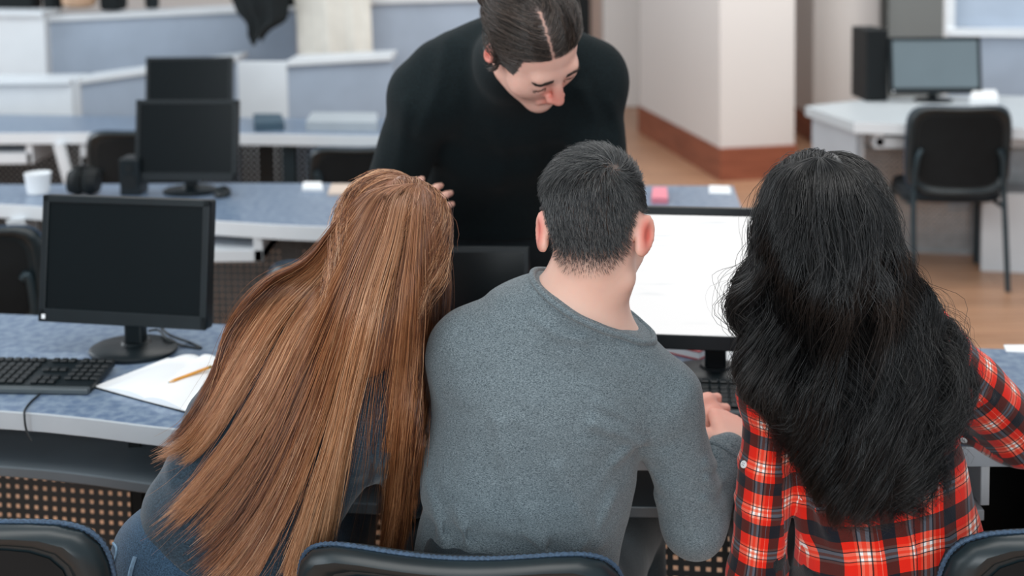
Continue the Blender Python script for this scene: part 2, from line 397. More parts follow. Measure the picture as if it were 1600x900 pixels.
# ================================================================== tiered benches at the back
def bench(label, xs, top, Y0, Y1, m, ledge=.045, posts=(), deep=.30, group='panelled benches at the back of the room', both=True):
    """a panelled bench: pixel columns xs, top line (y at each end), panel down to the floor"""
    a, c = P(xs[0], top[0], Y0), P(xs[1], top[1], Y1)
    root = thing('lecture_bench', label, 'bench', ((a[0] + c[0]) / 2, (a[1] + c[1]) / 2, 0), 0)
    off = np.array([0, .03, 0]); bo = lambda p: np.array([p[0], p[1], .0])
    b = MB(); b.hexa([loc_(root, v) for v in (a, c, bo(c), bo(a))], off); b.build('panel', m, root)
    lift = np.array([0, -.03, 0]); b = MB(); h = np.array([0, 0, ledge])
    b.hexa([loc_(root, v + lift) for v in (a, c, c + h, a + h)], (0, deep, 0)); b.build('ledge', M_white, root, bevel=.004)
    for (p0, p1, yt, Yp) in posts:
        a2, c2 = P(p0, yt, Yp), P(p1, yt, Yp)
        b = MB(); b.hexa([loc_(root, v) for v in (a2, c2, bo(c2), bo(a2))], (0, .05, 0)); b.build('end_panel', M_white, root, bevel=.003)
    for s, e in ((a, 0.0), (c, 0.0)):
        pass
    return root
bench('white fronted bench, lower tier, at the left edge behind the third row desk', (-160, 112), (134, 131), 6.38, 6.40, M_white, ledge=.022)
bench('blue grey bench panel of the lower tier behind the two stacked-looking dark monitors', (120, 372), (132, 96), 6.46, 7.0, M_panel, ledge=.03, posts=((115, 122, 122, 6.43),))
bench('lower bench with two white end panels and blue grey front under the cream cloth', (449, 613), (103, 94), 6.5, 6.7, M_panel, ledge=.03, posts=((371, 448, 97, 6.48),))
bench('tall white bench front of the upper tier in the far left corner', (-160, 69), (24, 26), 7.05, 7.05, M_white, ledge=.03)
bench('upper tier bench with long blue grey front under the black jacket', (72, 462), (34, 16), 7.15, 7.7, M_panel, ledge=.035, posts=((66, 74, 26, 7.12),))
bench('upper tier bench front between the cream cloth and the standing person', (466, 800), (10, 0), 7.4, 7.7, M_panel, ledge=.06)
benchr = bench('white framed blue grey upper panel above the monitor at the far right', (1492, 1760), (-60, -60), 7.2, 7.1, M_panel, ledge=.05, posts=((1480, 1494, -70, 7.15),))
root = benchr; b = MB()
a, c = P(1480, 45, 7.13), P(1760, 45, 7.05); h = np.array([0, 0, -.05])
b.hexa([loc_(root, v) for v in (a, c, c + h, a + h)], (0, .06, 0)); b.build('bottom_rail', M_white, root, bevel=.003)
bench('blue grey lower panel behind the monitor at the far right', (1486, 1760), (56, 60), 7.0, 6.9, M_panel, ledge=.01, deep=.10)

# cloth and jacket that hang over the benches
def draped(name, label, cat, outline_px, Y, m, seed, amp=.025, nx=26, nz=18, group=None):
    """cloth sheet hanging over a bench: folds run down; outline given as left and right pixel columns at rows"""
    r_ = random.Random(seed); rows = resample(outline_px, nz); b = MB(); grid = []
    ph = [r_.uniform(0, 6) for _ in range(4)]
    for j, (xl, xr, y) in enumerate(rows):
        g = []
        for i in range(nx):
            s = i / (nx - 1); t = j / (nz - 1)
            d = amp * (math.sin(9 * s + ph[0] + 1.2 * t) + .6 * math.sin(19 * s + ph[1] - t) + .35 * math.sin(37 * s + ph[2])) * (.3 + .7 * t)
            e = 6 * math.sin(7 * s + ph[3]) * t * (1 if j > nz - 6 else .3)
            bulge = -.06 * math.sin(math.pi * s)
            g.append(b.bm.verts.new(V3(P(xl + (xr - xl) * s, y + e, Y + d + bulge - .05))))
        grid.append(g)
    # over the top of the bench and down a little behind
    back = [b.bm.verts.new(v.co + Vector((0, .30, .01))) for v in grid[0]]; back2 = [b.bm.verts.new(v.co + Vector((0, .36, -.18))) for v in grid[0]]
    grid = [back2, back] + grid
    for A, B in zip(grid, grid[1:]):
        for i in range(nx - 1): b.bm.faces.new((A[i], A[i + 1], B[i + 1], B[i]))
    o = b.build(name, m, smooth=True); md = o.modifiers.new('thickness', 'SOLIDIFY'); md.thickness = .012; md.offset = 0
    md = o.modifiers.new('soft', 'SUBSURF'); md.levels = 1; md.render_levels = 1
    return tag(o, label, cat)
M_cream = mat('cream_cloth', '#ddd9cf', .9, var=.05, vscale=8, bump=.2, bscale=150)
M_blkcloth = mat('black_cloth', '#0d1416', .95, var=.2, vscale=12, bump=.3, bscale=150)
draped('draped_cloth', 'cream cloth hanging over the upper bench beside the black jacket', 'cloth', [(455, 578, -30), (462, 580, 20), (466, 582, 70), (468, 578, 88), (472, 520, 104)], 7.2, M_cream, 3)
draped('draped_jacket', 'black jacket slung over the bench with one sleeve hanging down', 'jacket', [(345, 449, -30), (362, 452, 0), (370, 451, 20), (383, 446, 34), (387, 424, 46), (387, 413, 58), (391, 409, 66)], 7.1, M_blkcloth, 5)
# ================================================================== things on and around the desks
def make_monitor(label, loc, rz, w=.405, h=.283, tilt=math.radians(8), gap=.075, lit=None, base=(.10, .085), group=None, strip=True):
    """loc: middle of the round foot on the desk; local -y faces the viewer"""
    t = thing('computer_monitor', label, 'monitor', loc, rz, group)
    cz = gap + h / 2; R = rotx(-tilt); dep = .034
    def pt(x, y, z): return R @ np.array([x, y, z]) + np.array([0, -.03, cz])
    b = MB(); b.box(pt(0, dep / 2, 0), (w, dep, h), R=R, bev=.005); b.box(pt(0, dep + .012, -.01), (w * .55, .03, h * .6), R=R, bev=.012)
    cas = b.build('casing', M_blk, t)
    bz, bb = .016, .030
    b = MB()                                                         # raised bezel ring: four bars
    for c_, s_ in (((0, -.001, h / 2 - bz / 2), (w, .008, bz)), ((0, -.001, -h / 2 + bb / 2), (w, .008, bb)), ((-w / 2 + bz / 2, -.001, 0), (bz, .008, h)), ((w / 2 - bz / 2, -.001, 0), (bz, .008, h))):
        b.box(pt(*c_), s_, R=R, bev=.002)
    b.build('bezel', M_blk, t)
    b = MB(); b.box(pt(0, .0012, (bb - bz) / 2), (w - 2 * bz, .003, h - bz - bb), R=R); b.build('screen', lit or M_scr, t)
    b = MB(); b.box(pt(-w / 2 + .014, -.0062, -h / 2 + .012), (.009, .002, .010), R=R, bev=.0008); b.build('sticker', M_paper, t)
    b = MB(); b.box((0, .012, gap * .5 + .02), (.045, .03, gap + .06), bev=.006); b.cyl((0, .012, .004), (0, .012, .022), .045, .03); b.build('neck', M_blk, t)
    b = MB(); b.lathe([(.97, 0), (1, .004), (1, .009), (.93, .013), (.3, .017), (.05, .018)], n=40, sx=base[0], sy=base[1]); b.build('base', M_blk, t, smooth=True)
    return t
def lit_screen():
    m = bpy.data.materials.new('lit_screen'); m.use_nodes = True; nt = m.node_tree; b = nt.nodes['Principled BSDF']
    tc = nt.nodes.new('ShaderNodeTexCoord'); sp = nt.nodes.new('ShaderNodeSeparateXYZ'); nt.links.new(tc.outputs['Generated'], sp.inputs[0])
    # faint page: thin grey text rows on white
    w1 = nt.nodes.new('ShaderNodeTexNoise'); w1.inputs['Scale'].default_value = 1.0; mp = nt.nodes.new('ShaderNodeMapping'); mp.inputs['Scale'].default_value = (3, 1, 26)
    nt.links.new(tc.outputs['Generated'], mp.inputs[0]); nt.links.new(mp.outputs[0], w1.inputs['Vector'])
    r = nt.nodes.new('ShaderNodeValToRGB'); r.color_ramp.elements[0].position = .62; r.color_ramp.elements[0].color = (1, 1, 1, 1); r.color_ramp.elements[1].position = .74; r.color_ramp.elements[1].color = (.90, .92, .93, 1)
    nt.links.new(w1.outputs['Fac'], r.inputs[0]); nt.links.new(r.outputs[0], b.inputs['Emission Color'])
    b.inputs['Emission Strength'].default_value = .97; b.inputs['Base Color'].default_value = (.02, .02, .02, 1); b.inputs['Roughness'].default_value = .3
    return m
M_lit = lit_screen()
mon1 = make_monitor('dark switched-off monitor on the front desk left of the auburn-haired person', P(209, 549, z=DZ), math.radians(-11))
mon_lit = make_monitor('monitor with a glowing white screen between the grey sweater and the black hair', P(1118, 588, z=DZ), math.radians(-8), lit=M_lit, h=.292, gap=.072, base=(.10, .07))
mon2 = make_monitor('dark monitor on the second desk, lower of the two overlapping screens', P(298, 300, z=DZ), math.radians(-5), w=.375, h=.29, gap=.05)
mon3 = make_monitor('dark monitor on the third desk, standing above and behind another screen', P(300, 193, z=DZ), math.radians(-2), w=.425, h=.28, gap=.05)
monr = make_monitor('monitor with a pale reflecting screen on the far right desk', P(1458, 158, z=DZ), math.radians(-3), w=.47, h=.295, gap=.045, lit=mat('pale_reflection_screen', '#6d7a80', .25, var=.06, vscale=2))  # the pale reflection is put into this screen's base colour
# dark case behind it
tw = thing('computer_tower', 'tall black computer case left of the far right monitor', 'computer', P(1369, 158, z=DZ), .06)
b = MB(); b.box((0, .11, .19), (.115, .23, .38), bev=.006); b.build('case', M_blkm, tw)
b = MB(); b.box((0, -.012, .19), (.112, .012, .375), bev=.004); b.build('front_cover', M_blkm, tw)
# laptop between the girl and the boy, in front of the standing person
lap = thing('laptop', 'open dark laptop in front of the standing person, half hidden by auburn hair', 'laptop', P(700, 566, z=DZ), math.radians(-3))
b = MB(); b.box((0, -.11, .009), (.36, .245, .018), bev=.005); b.build('laptop_base', M_blk, lap)
b = MB()
for i in range(13):
    for j in range(5): b.box((-.15 + .025 * i, -.02 - .022 * j, .0195), (.020, .017, .003), bev=.001)
b.build('keys', M_blkm, lap)
Rl = rotx(-math.radians(12)); hl = .235
b = MB(); b.box(Rl @ np.array([0, 0, hl / 2]) + np.array([0, .012, .014]), (.36, .010, hl), R=Rl, bev=.004); lid = b.build('lid', M_blk, lap)
b = MB(); b.box(Rl @ np.array([0, -.0056, hl / 2 + .003]) + np.array([0, .012, .014]), (.334, .001, hl - .035), R=Rl); b.build('screen', M_scr, lap)

# keyboards
M_key = mat('key_plastic', '#11181b', .45, var=.1, vscale=40)
M_strip = mat('grey_key_strip', '#454d51', .4, var=.05, vscale=20)
def make_keyboard(label, loc, rz):
    t = thing('keyboard', label, 'keyboard', loc, rz)
    b = MB(); tilt = rotx(math.radians(4)); b.box((0, 0, .011), (.44, .135, .016), R=tilt, bev=.004); b.build('keyboard_base', M_blk, t)
    b = MB(); b.box((0, -.073, .008), (.44, .016, .012), bev=.003); b.build('front_strip', M_strip, t)
    b = MB()
    for bx0, n in ((-.205, 15), (.085, 3), (.15, 4)):
        for j in range(6 if n != 4 else 5):
            for i in range(n):
                if n == 3 and j in (1, 3): continue
                p = tilt @ np.array([bx0 + i * .0185 + .009, .052 - j * .0195 - (.006 if j else 0), .0095]) + np.array([0, 0, .012])
                b.box(p, (.0155, .0155, .006), R=tilt, bev=.002, seg=1)
    b.build('keys', M_key, t); return t
kb1 = make_keyboard('black keyboard at the left edge of the front desk beside the open notebook', P(20, 593, z=DZ) + np.array([-.02, 0, 0]), math.radians(-4))
kb2 = make_keyboard('black keyboard under the typing hands in front of the lit monitor', P(1110, 630, z=DZ) + np.array([.02, .0, 0]), math.radians(-8))
M_cable = mat('black_cable', '#182024', .5, var=.1, vscale=40)
def cable(label, pts, r=.0028, name='cable'):
    b = MB(); b.tube(resample(pts, 40), r, n=8); o = b.build(name, M_cable, smooth=True); return tag(o, label, 'cable')
e = .003
cable('thin black keyboard cable looping over the front edge of the desk', [P(62, 616, z=DZ + e), P(48, 628, z=DZ + e), P(39, 640, z=DZ + e), P(40, 646, z=DZ + .004) + np.array([0, -.006, 0]), P(47, 664, 2.36) + np.array([0, -.02, 0]), P(56, 674, 2.36) + np.array([0, -.02, -.01])], .0022)
cable('black monitor cable coiled on the desk behind the left monitor', [P(232, 517, 2.79), P(248, 516, 2.80), P(262, 530, z=DZ + .02), P(285, 540, z=DZ + e), P(314, 544, z=DZ + e), P(296, 535, z=DZ + e), P(266, 524, z=DZ + .02), P(252, 512, 2.80), P(250, 505, 2.80)], .003)
cable('black cable lying behind the foot of the lit monitor', [P(1170, 560, z=DZ + .03), P(1160, 575, z=DZ + .005), P(1150, 590, z=DZ + e), P(1152, 604, z=DZ + e), P(1170, 600, z=DZ + e)], .003)

# open notebook with a pencil
nb_c = P(243, 600, z=DZ)
nb = thing('open_notebook', 'open white paged notebook lying beside the keyboard on the front desk', 'notebook', nb_c, 0)
tl, tr, br_, bl_ = [loc_(nb, P(x, y, z=DZ)) for x, y in ((262, 562), (352, 566), (300, 647), (148, 606))]
sp0, sp1 = loc_(nb, P(226, 628, z=DZ)), loc_(nb, P(312, 563, z=DZ))
def page(A, B, Cc, D, hmax, name, m, par):
    """A->B along the spine (bottom, top), D->Cc the outer edge (bottom, top): a bulging stack of leaves"""
    n, k = 16, 8; b = MB(); topv, botv = [], []
    for i in range(n + 1):
        s = i / n; hz = .004 + hmax * (math.sin(math.pi * min(1, s * 1.15 + .06)) ** .7 if s < .82 else max(0, math.sin(math.pi * min(1, s * 1.15 + .06))) ** .7) * (1 - .55 * s)
        rt, rb = [], []
        for j in range(k + 1):
            t = j / k; p = (A * (1 - t) + B * t) * (1 - s) + (D * (1 - t) + Cc * t) * s
            rt.append(b.bm.verts.new((p[0], p[1], hz))); rb.append(b.bm.verts.new((p[0], p[1], .002)))
        topv.append(rt); botv.append(rb)
    for i in range(n):
        for j in range(k):
            b.bm.faces.new((topv[i][j], topv[i + 1][j], topv[i + 1][j + 1], topv[i][j + 1])); b.bm.faces.new((botv[i][j], botv[i][j + 1], botv[i + 1][j + 1], botv[i + 1][j]))
    ring = [(i, 0) for i in range(n + 1)] + [(n, j) for j in range(1, k + 1)] + [(i, k) for i in range(n - 1, -1, -1)] + [(0, j) for j in range(k - 1, 0, -1)]
    for (a, c), (d, e2) in zip(ring, ring[1:] + ring[:1]):
        b.bm.faces.new((topv[a][c], botv[a][c], botv[d][e2], topv[d][e2]))
    return b.build(name, m, par, smooth=True)
page(sp0, sp1, tl, bl_, .012, 'page_block', M_paper, nb)
page(sp0, sp1, tr, br_, .014, 'page_block', M_paper, nb)
b = MB(); gx = 1.03; ctr = (tl + tr + br_ + bl_) / 4
b.prism([tuple((ctr + (p - ctr) * gx)[:2]) for p in (bl_, br_, tr, tl)], 0, .0025); b.build('cover', M_blkm, nb)
pen = thing('pencil', 'yellow orange pencil lying on the right page of the open notebook', 'pencil', P(295, 586, z=DZ + .014))
pa_, pb_ = loc_(pen, P(262, 598, z=DZ + .0185)), loc_(pen, P(330, 573, z=DZ + .0165)); ax = (pb_ - pa_)
b = MB(); b.cyl(pa_ + ax * .12, pb_ - ax * .08, .0036, n=6); b.build('shaft', mat('orange_paint', '#d9952f', .4, var=.05, vscale=30), pen)
b = MB(); b.cyl(pa_ + ax * .03, pa_ + ax * .12, .0012, .0036, n=12); b.build('wood_tip', mat('bare_wood', '#d8b083', .7, var=.1, vscale=60), pen)
b = MB(); b.cyl(pa_, pa_ + ax * .04, .0004, .0013, n=8); b.build('lead', M_blkm, pen)
b = MB(); b.cyl(pb_ - ax * .08, pb_, .0036, n=12); b.build('ferrule', mat('brass', '#a98a4a', .3, metal=.8, var=.05, vscale=50), pen)

# red and white papers behind the lit monitor, paper at the desk's right end
M_red = mat('red_cover', '#b4454a', .5, var=.06, vscale=20)
def flat_pad(name, label, cat, corners, m, h, zb=DZ):
    pts = [P(x, y, z=zb) for x, y in corners]; c = np.mean(pts, 0)
    b = MB(); b.prism([tuple((p - c)[:2]) for p in pts], 0, h); o = b.build(name, m, bevel=.001); o.location = V3(c)
    return tag(o, label, cat)
rb = thing('hardback_book', 'red covered book on the desk behind the lit monitor', 'book', P(1070, 552, z=DZ))
pts = [loc_(rb, P(x, y, z=DZ))[:2] for x, y in ((1032, 549), (1092, 563), (1118, 549), (1056, 538))]
b = MB(); b.prism(pts, .003, .017); b.build('page_block', M_paper, rb)
cc = np.mean(pts, 0); g = [tuple(cc + (np.array(p) - cc) * 1.04) for p in pts]
b = MB(); b.prism(g, 0, .003); b.build('cover', M_red, rb); b = MB(); b.prism(g, .017, .020); b.build('cover', M_red, rb)
flat_pad('paper_sheet', 'white sheet of paper behind the foot of the lit monitor', 'paper', ((1128, 566), (1172, 570), (1176, 545), (1134, 543)), M_paper, .004)
flat_pad('paper_sheet', 'white slip of paper at the far right edge of the front desk', 'paper', ((1572, 551), (1640, 553), (1640, 541), (1568, 541)), M_paper, .004)
flat_pad('paper_sheet', 'white sheet on the bare right end of the second desk', 'paper', ((1108, 303), (1143, 304), (1140, 292), (1108, 291)), M_paper, .004)
flat_pad('paper_sheet', 'small white slip on the second desk right of the dark monitor', 'paper', ((472, 299), (505, 299), (502, 289), (474, 289)), M_paper, .012)
flat_pad('sticky_note_pad', 'pink pad on the second desk near the grey paper', 'note pad', ((1018, 318), (1044, 318), (1042, 301), (1020, 301)), mat('pink_paper', '#e58a98', .7, var=.03, vscale=20), .02)
flat_pad('paper_folder', 'pale peach folder on the second desk beside the auburn hair', 'folder', ((512, 306), (575, 306), (570, 291), (518, 291)), mat('peach_card', '#cdbcae', .7, var=.03, vscale=20), .01)
flat_pad('paper_stack', 'low white stack of papers on the third desk by the standing person', 'paper', ((478, 205), (590, 206), (590, 190), (488, 189)), mat('pale_box_card', '#a3abb1', .8, var=.03, vscale=8), .045)
flat_pad('ring_binder', 'blue binder lying on the third desk right of the dark monitor', 'binder', ((398, 206), (445, 204), (440, 190), (396, 190)), mat('blue_card', '#39505f', .6, var=.05, vscale=20), .04)
flat_pad('paper_stack', 'white pad behind the chair on the far right desk', 'paper', ((1515, 172), (1560, 172), (1556, 158), (1520, 158)), M_paper, .06)
# cup, headset, speaker, webcam on the second desk
cup = thing('paper_cup', 'white cup standing on the second desk left of the headphones', 'cup', P(60, 302, z=DZ))
b = MB(); b.lathe([(.034, 0), (.038, .003), (.046, .072), (.047, .075), (.043, .075), (.036, .01)], n=32); b.build('cup_body', M_paper, cup, smooth=True)
hd = thing('headphones', 'black headphones standing on the second desk beside the white cup', 'headphones', P(132, 304, z=DZ))
for sx in (-1, 1):
    b = MB(); b.cyl((sx * .022, 0, .048), (sx * .052, 0, .048), .050, .040, n=28); b.build('ear_cup', M_blkm, hd, smooth=True)
    b = MB(); b.cyl((sx * .004, 0, .048), (sx * .022, 0, .048), .044, .048, n=28); b.build('ear_pad', M_blkcloth, hd, smooth=True)
b = MB(); b.tube([(.052 * math.cos(a), .0, .06 + .042 * math.sin(a)) for a in np.linspace(0, math.pi, 20)], .007, n=8); b.build('headband', M_blkm, hd, smooth=True)
spk = thing('desktop_speaker', 'small black loudspeaker on the second desk left of the dark monitor', 'loudspeaker', P(203, 306, z=DZ), -.05)
b = MB(); b.box((0, .045, .067), (.075, .09, .134), bev=.006); b.build('cabinet', M_blk, spk)
b = MB(); b.cyl((0, -.004, .05), (0, .002, .05), .028, n=28); b.build('woofer', M_blkm, spk); b = MB(); b.cyl((0, -.004, .1), (0, .002, .1), .014, n=20); b.build('tweeter', M_blkm, spk)
ms = thing('computer_mouse', 'black mouse on the second desk under the dark monitor', 'mouse', P(348, 306, z=DZ))
b = MB(); b.lathe([(.9, 0), (1, .008), (.85, .024), (.4, .034), (.05, .036)], n=24, sx=.03, sy=.05); b.build('mouse_body', M_blk, ms, smooth=True)
b = MB(); b.box((0, -.02, .032), (.006, .016, .008), bev=.002); b.build('wheel', M_strip, ms)
# clutter on the top bench, far left
M_bag = mat('tan_leather', '#b08f74', .6, var=.1, vscale=12)
bag = thing('shoulder_bag', 'tan bag lying among black bags on the top bench at far left', 'bag', P(124, 12, 7.3))
b = MB(); b.lathe([(.6, 0), (1, .02), (1.02, .07), (.8, .13), (.3, .16), (.05, .165)], n=28, sx=.10, sy=.08); b.build('bag_body', M_bag, bag, smooth=True)
b = MB(); b.tube([(.09 * math.cos(a), 0, .13 + .10 * math.sin(a)) for a in np.linspace(0, math.pi, 16)], .008, n=8); b.build('strap', M_bag, bag, smooth=True)
for i, (x, w_, lb) in enumerate(((22, .2, 'black bag at the far left end of the top bench'), (84, .06, 'black bag on the top bench just left of the tan bag'), (178, .09, 'black bag on the top bench right of the tan bag'))):
    t = thing('black_bag', lb, 'bag', P(x, 16, 7.36)); b = MB(); b.box((0, 0, .1), (w_ * 1.5, .16, .2), bev=.03, seg=3); b.build('bag_body', M_blkcloth, t, smooth=True)
    b = MB(); b.tube([(.06 * math.cos(a), -.07, .16 + .09 * math.sin(a)) for a in np.linspace(0, math.pi, 14)], .008, n=8); b.build('strap', M_blk, t, smooth=True)
ball = thing('dark_cup', 'small dark cup standing on the long upper bench', 'cup', P(238, 13, 7.5)); b = MB(); b.lathe([(.03, 0), (.042, .01), (.046, .09), (.042, .09), (.036, .02)], n=24); b.build('cup_body', M_blk, ball, smooth=True)

# ================================================================== chairs
M_chair = mat('chair_shell_plastic', '#1a2529', .36, var=.06, vscale=10)
M_pad = mat('chair_cushion_fabric', '#182127', .9, var=.15, vscale=60, bump=.4, bscale=500)
M_pipe = mat('blue_stitched_piping', '#354a60', .7, var=.3, vscale=300)
M_recess = mat('chair_back_recess', '#15191b', .6, spec=.2, var=.08, vscale=14)
def back_pt(u, v, w=.47, h=.36, n=4.5, curve=.055, lean=.12):
    """u,v in -1..1 over the backrest's rounded rectangle; returns local point (x, y, z from its middle)"""
    x = u * w / 2; z = v * h / 2
    y = -curve * (1 - u * u) - lean * z / 1.0
    return np.array([x, y, z])
def make_chair(label, loc, rz, top=.83, w=.47, h=.37, group=None, sc_seat=.45, stitched=True):
    """the sitter looks along local +y; the shell's back faces local -y"""
    t = thing('office_chair', label, 'chair', loc, rz, group)
    cz = top - h / 2; NA = 48
    def ringpt(a, k, dy, sup=5.0):
        c, s = math.cos(a), math.sin(a); r = (abs(c) ** sup + abs(s) ** sup) ** (-1 / sup)
        u, v = r * c * k, r * s * k
        q = back_pt(max(-1.2, min(1.2, u)), v, w, h); dip = -.012 * (1 - min(1, (u) ** 2)) * max(0, v)
        return q + np.array([0, -.17 + dy, cz + dip])
    ang = np.linspace(0, 2 * math.pi, NA, endpoint=False)
    # shell with a rolled rim and a recessed middle
    b = MB(); prof = [(.99, .014), (1.0, .004), (.985, -.012), (.95, -.020), (.90, -.018), (.86, -.008), (.83, .000), (.5, .002), (.15, .002)]
    rings = [[b.bm.verts.new(V3(ringpt(a, k, dy))) for a in ang] for k, dy in prof]
    for A, B in zip(rings, rings[1:]):
        for i in range(NA): b.bm.faces.new((A[i], A[(i + 1) % NA], B[(i + 1) % NA], B[i]))
    b.bm.faces.new(rings[-1]); b.bm.faces.new(rings[0][::-1]); b.build('backrest', M_chair, t, smooth=True)
    b = MB(); rings = [[b.bm.verts.new(V3(ringpt(a, k, dy))) for a in ang] for k, dy in ((.80, -.0025), (.5, -.0005), (.15, -.0005))]
    for A, B in zip(rings, rings[1:]):
        for i in range(NA): b.bm.faces.new((A[i], A[(i + 1) % NA], B[(i + 1) % NA], B[i]))
    b.bm.faces.new(rings[-1]); b.build('back_insert', M_recess, t, smooth=True)
    b = MB(); rings = [[b.bm.verts.new(V3(ringpt(a, k, dy))) for a in ang] for k, dy in ((.97, .014), (.99, .022), (.97, .036), (.85, .048), (.4, .052), (.1, .052))]
    for A, B in zip(rings, rings[1:]):
        for i in range(NA): b.bm.faces.new((A[i], A[(i + 1) % NA], B[(i + 1) % NA], B[i]))
    b.bm.faces.new(rings[-1]); b.bm.faces.new(rings[0][::-1]); pad = b.build('back_cushion', M_pad, t, smooth=True)
    # stitched piping between shell and cushion
    n = 400; b = MB(); pts = [ringpt(a, 1.0, .016) for a in np.linspace(0, 2 * math.pi, n, endpoint=False)]
    rr = [.0042 if (i % 2) else .0028 for i in range(n)] if stitched else .0035
    b.tube(pts, rr, n=6, closed=True); b.build('piping', M_pipe, pad, smooth=True)
    # seat
    b = MB(); NS = 40; prof = [(.9, -.035), (1, -.02), (1, .0), (.96, .018), (.7, .03), (.3, .026), (.05, .024)]; rings = []
    for k, dz in prof:
        ring = []
        for a in np.linspace(0, 2 * math.pi, NS, endpoint=False):
            c, s = math.cos(a), math.sin(a); r = (abs(c) ** 4 + abs(s) ** 4) ** -.25
            ring.append(b.bm.verts.new((r * c * k * .225, .04 + r * s * k * .215, sc_seat - .025 + dz)))
        rings.append(ring)
    for A, B in zip(rings, rings[1:]):
        for i in range(NS): b.bm.faces.new((A[i], A[(i + 1) % NS], B[(i + 1) % NS], B[i]))
    b.bm.faces.new(rings[-1]); b.bm.faces.new(rings[0][::-1]); b.build('seat', M_pad, t, smooth=True)
    for sx in (-1, 1):
        b = MB(); b.tube(resample([(sx * .21, -.235, 0.0), (sx * .205, -.20, .30), (sx * .2, -.185, .46), (sx * .19, -.20, .60), (sx * .17, -.2, cz)], 20), .0125, n=12); b.build('leg', M_legm, t, smooth=True)
        b = MB(); b.tube([(sx * .21, .235, 0.0), (sx * .2, .21, .40), (sx * .19, .18, sc_seat - .055)], .0125, n=12); b.build('leg', M_legm, t, smooth=True)
        b = MB(); b.tube([(sx * .2, -.19, sc_seat - .07), (sx * .2, .2, sc_seat - .07)], .011, n=10); b.build('seat_rail', M_legm, t, smooth=True)
    return t
def chair_at(label, px, py, Y, rz, top, **k):
    """put a chair so that the middle of its backrest's top edge is seen at the pixel"""
    p = P(px, py, Y); t = make_chair(label, (0, 0, 0), rz, top=p[2], **k)
    d = rotz(rz) @ np.array([0, -.225, 0]); t.location = V3((p[0] - d[0], p[1] - d[1], 0)); return t
ch1 = chair_at('black padded chair back right behind the grey sweater', 708, 857, 1.76, math.radians(-6), .8, w=.515)
ch2 = chair_at('black padded chair at the lower left corner beside the blue jeans', -84, 794, 1.72, math.radians(-15), .8)
ch3 = chair_at('black padded chair at the lower right corner behind the plaid shirt', 1714, 806, 1.78, math.radians(16), .8)
ch4 = chair_at('black chair with open legs drawn up to the far right desk', 1504, 162, 5.45, math.radians(-4), .85, w=.47, h=.43, stitched=False)
ch5 = chair_at('black chair pushed under the second desk right of the keyboard tray', 540, 402, 3.45, math.radians(5), .8, stitched=False)
ch6 = chair_at('black chair at the left end of the second desk', -60, 352, 3.75, math.radians(5), .8, stitched=False)
ch7 = chair_at('black chair under the third desk beside the standing person', 560, 226, 5.35, math.radians(0), .8, stitched=False)
ch8 = chair_at('black chair behind the left speaker at the third desk', 215, 200, 5.2, math.radians(4), .8, stitched=False)
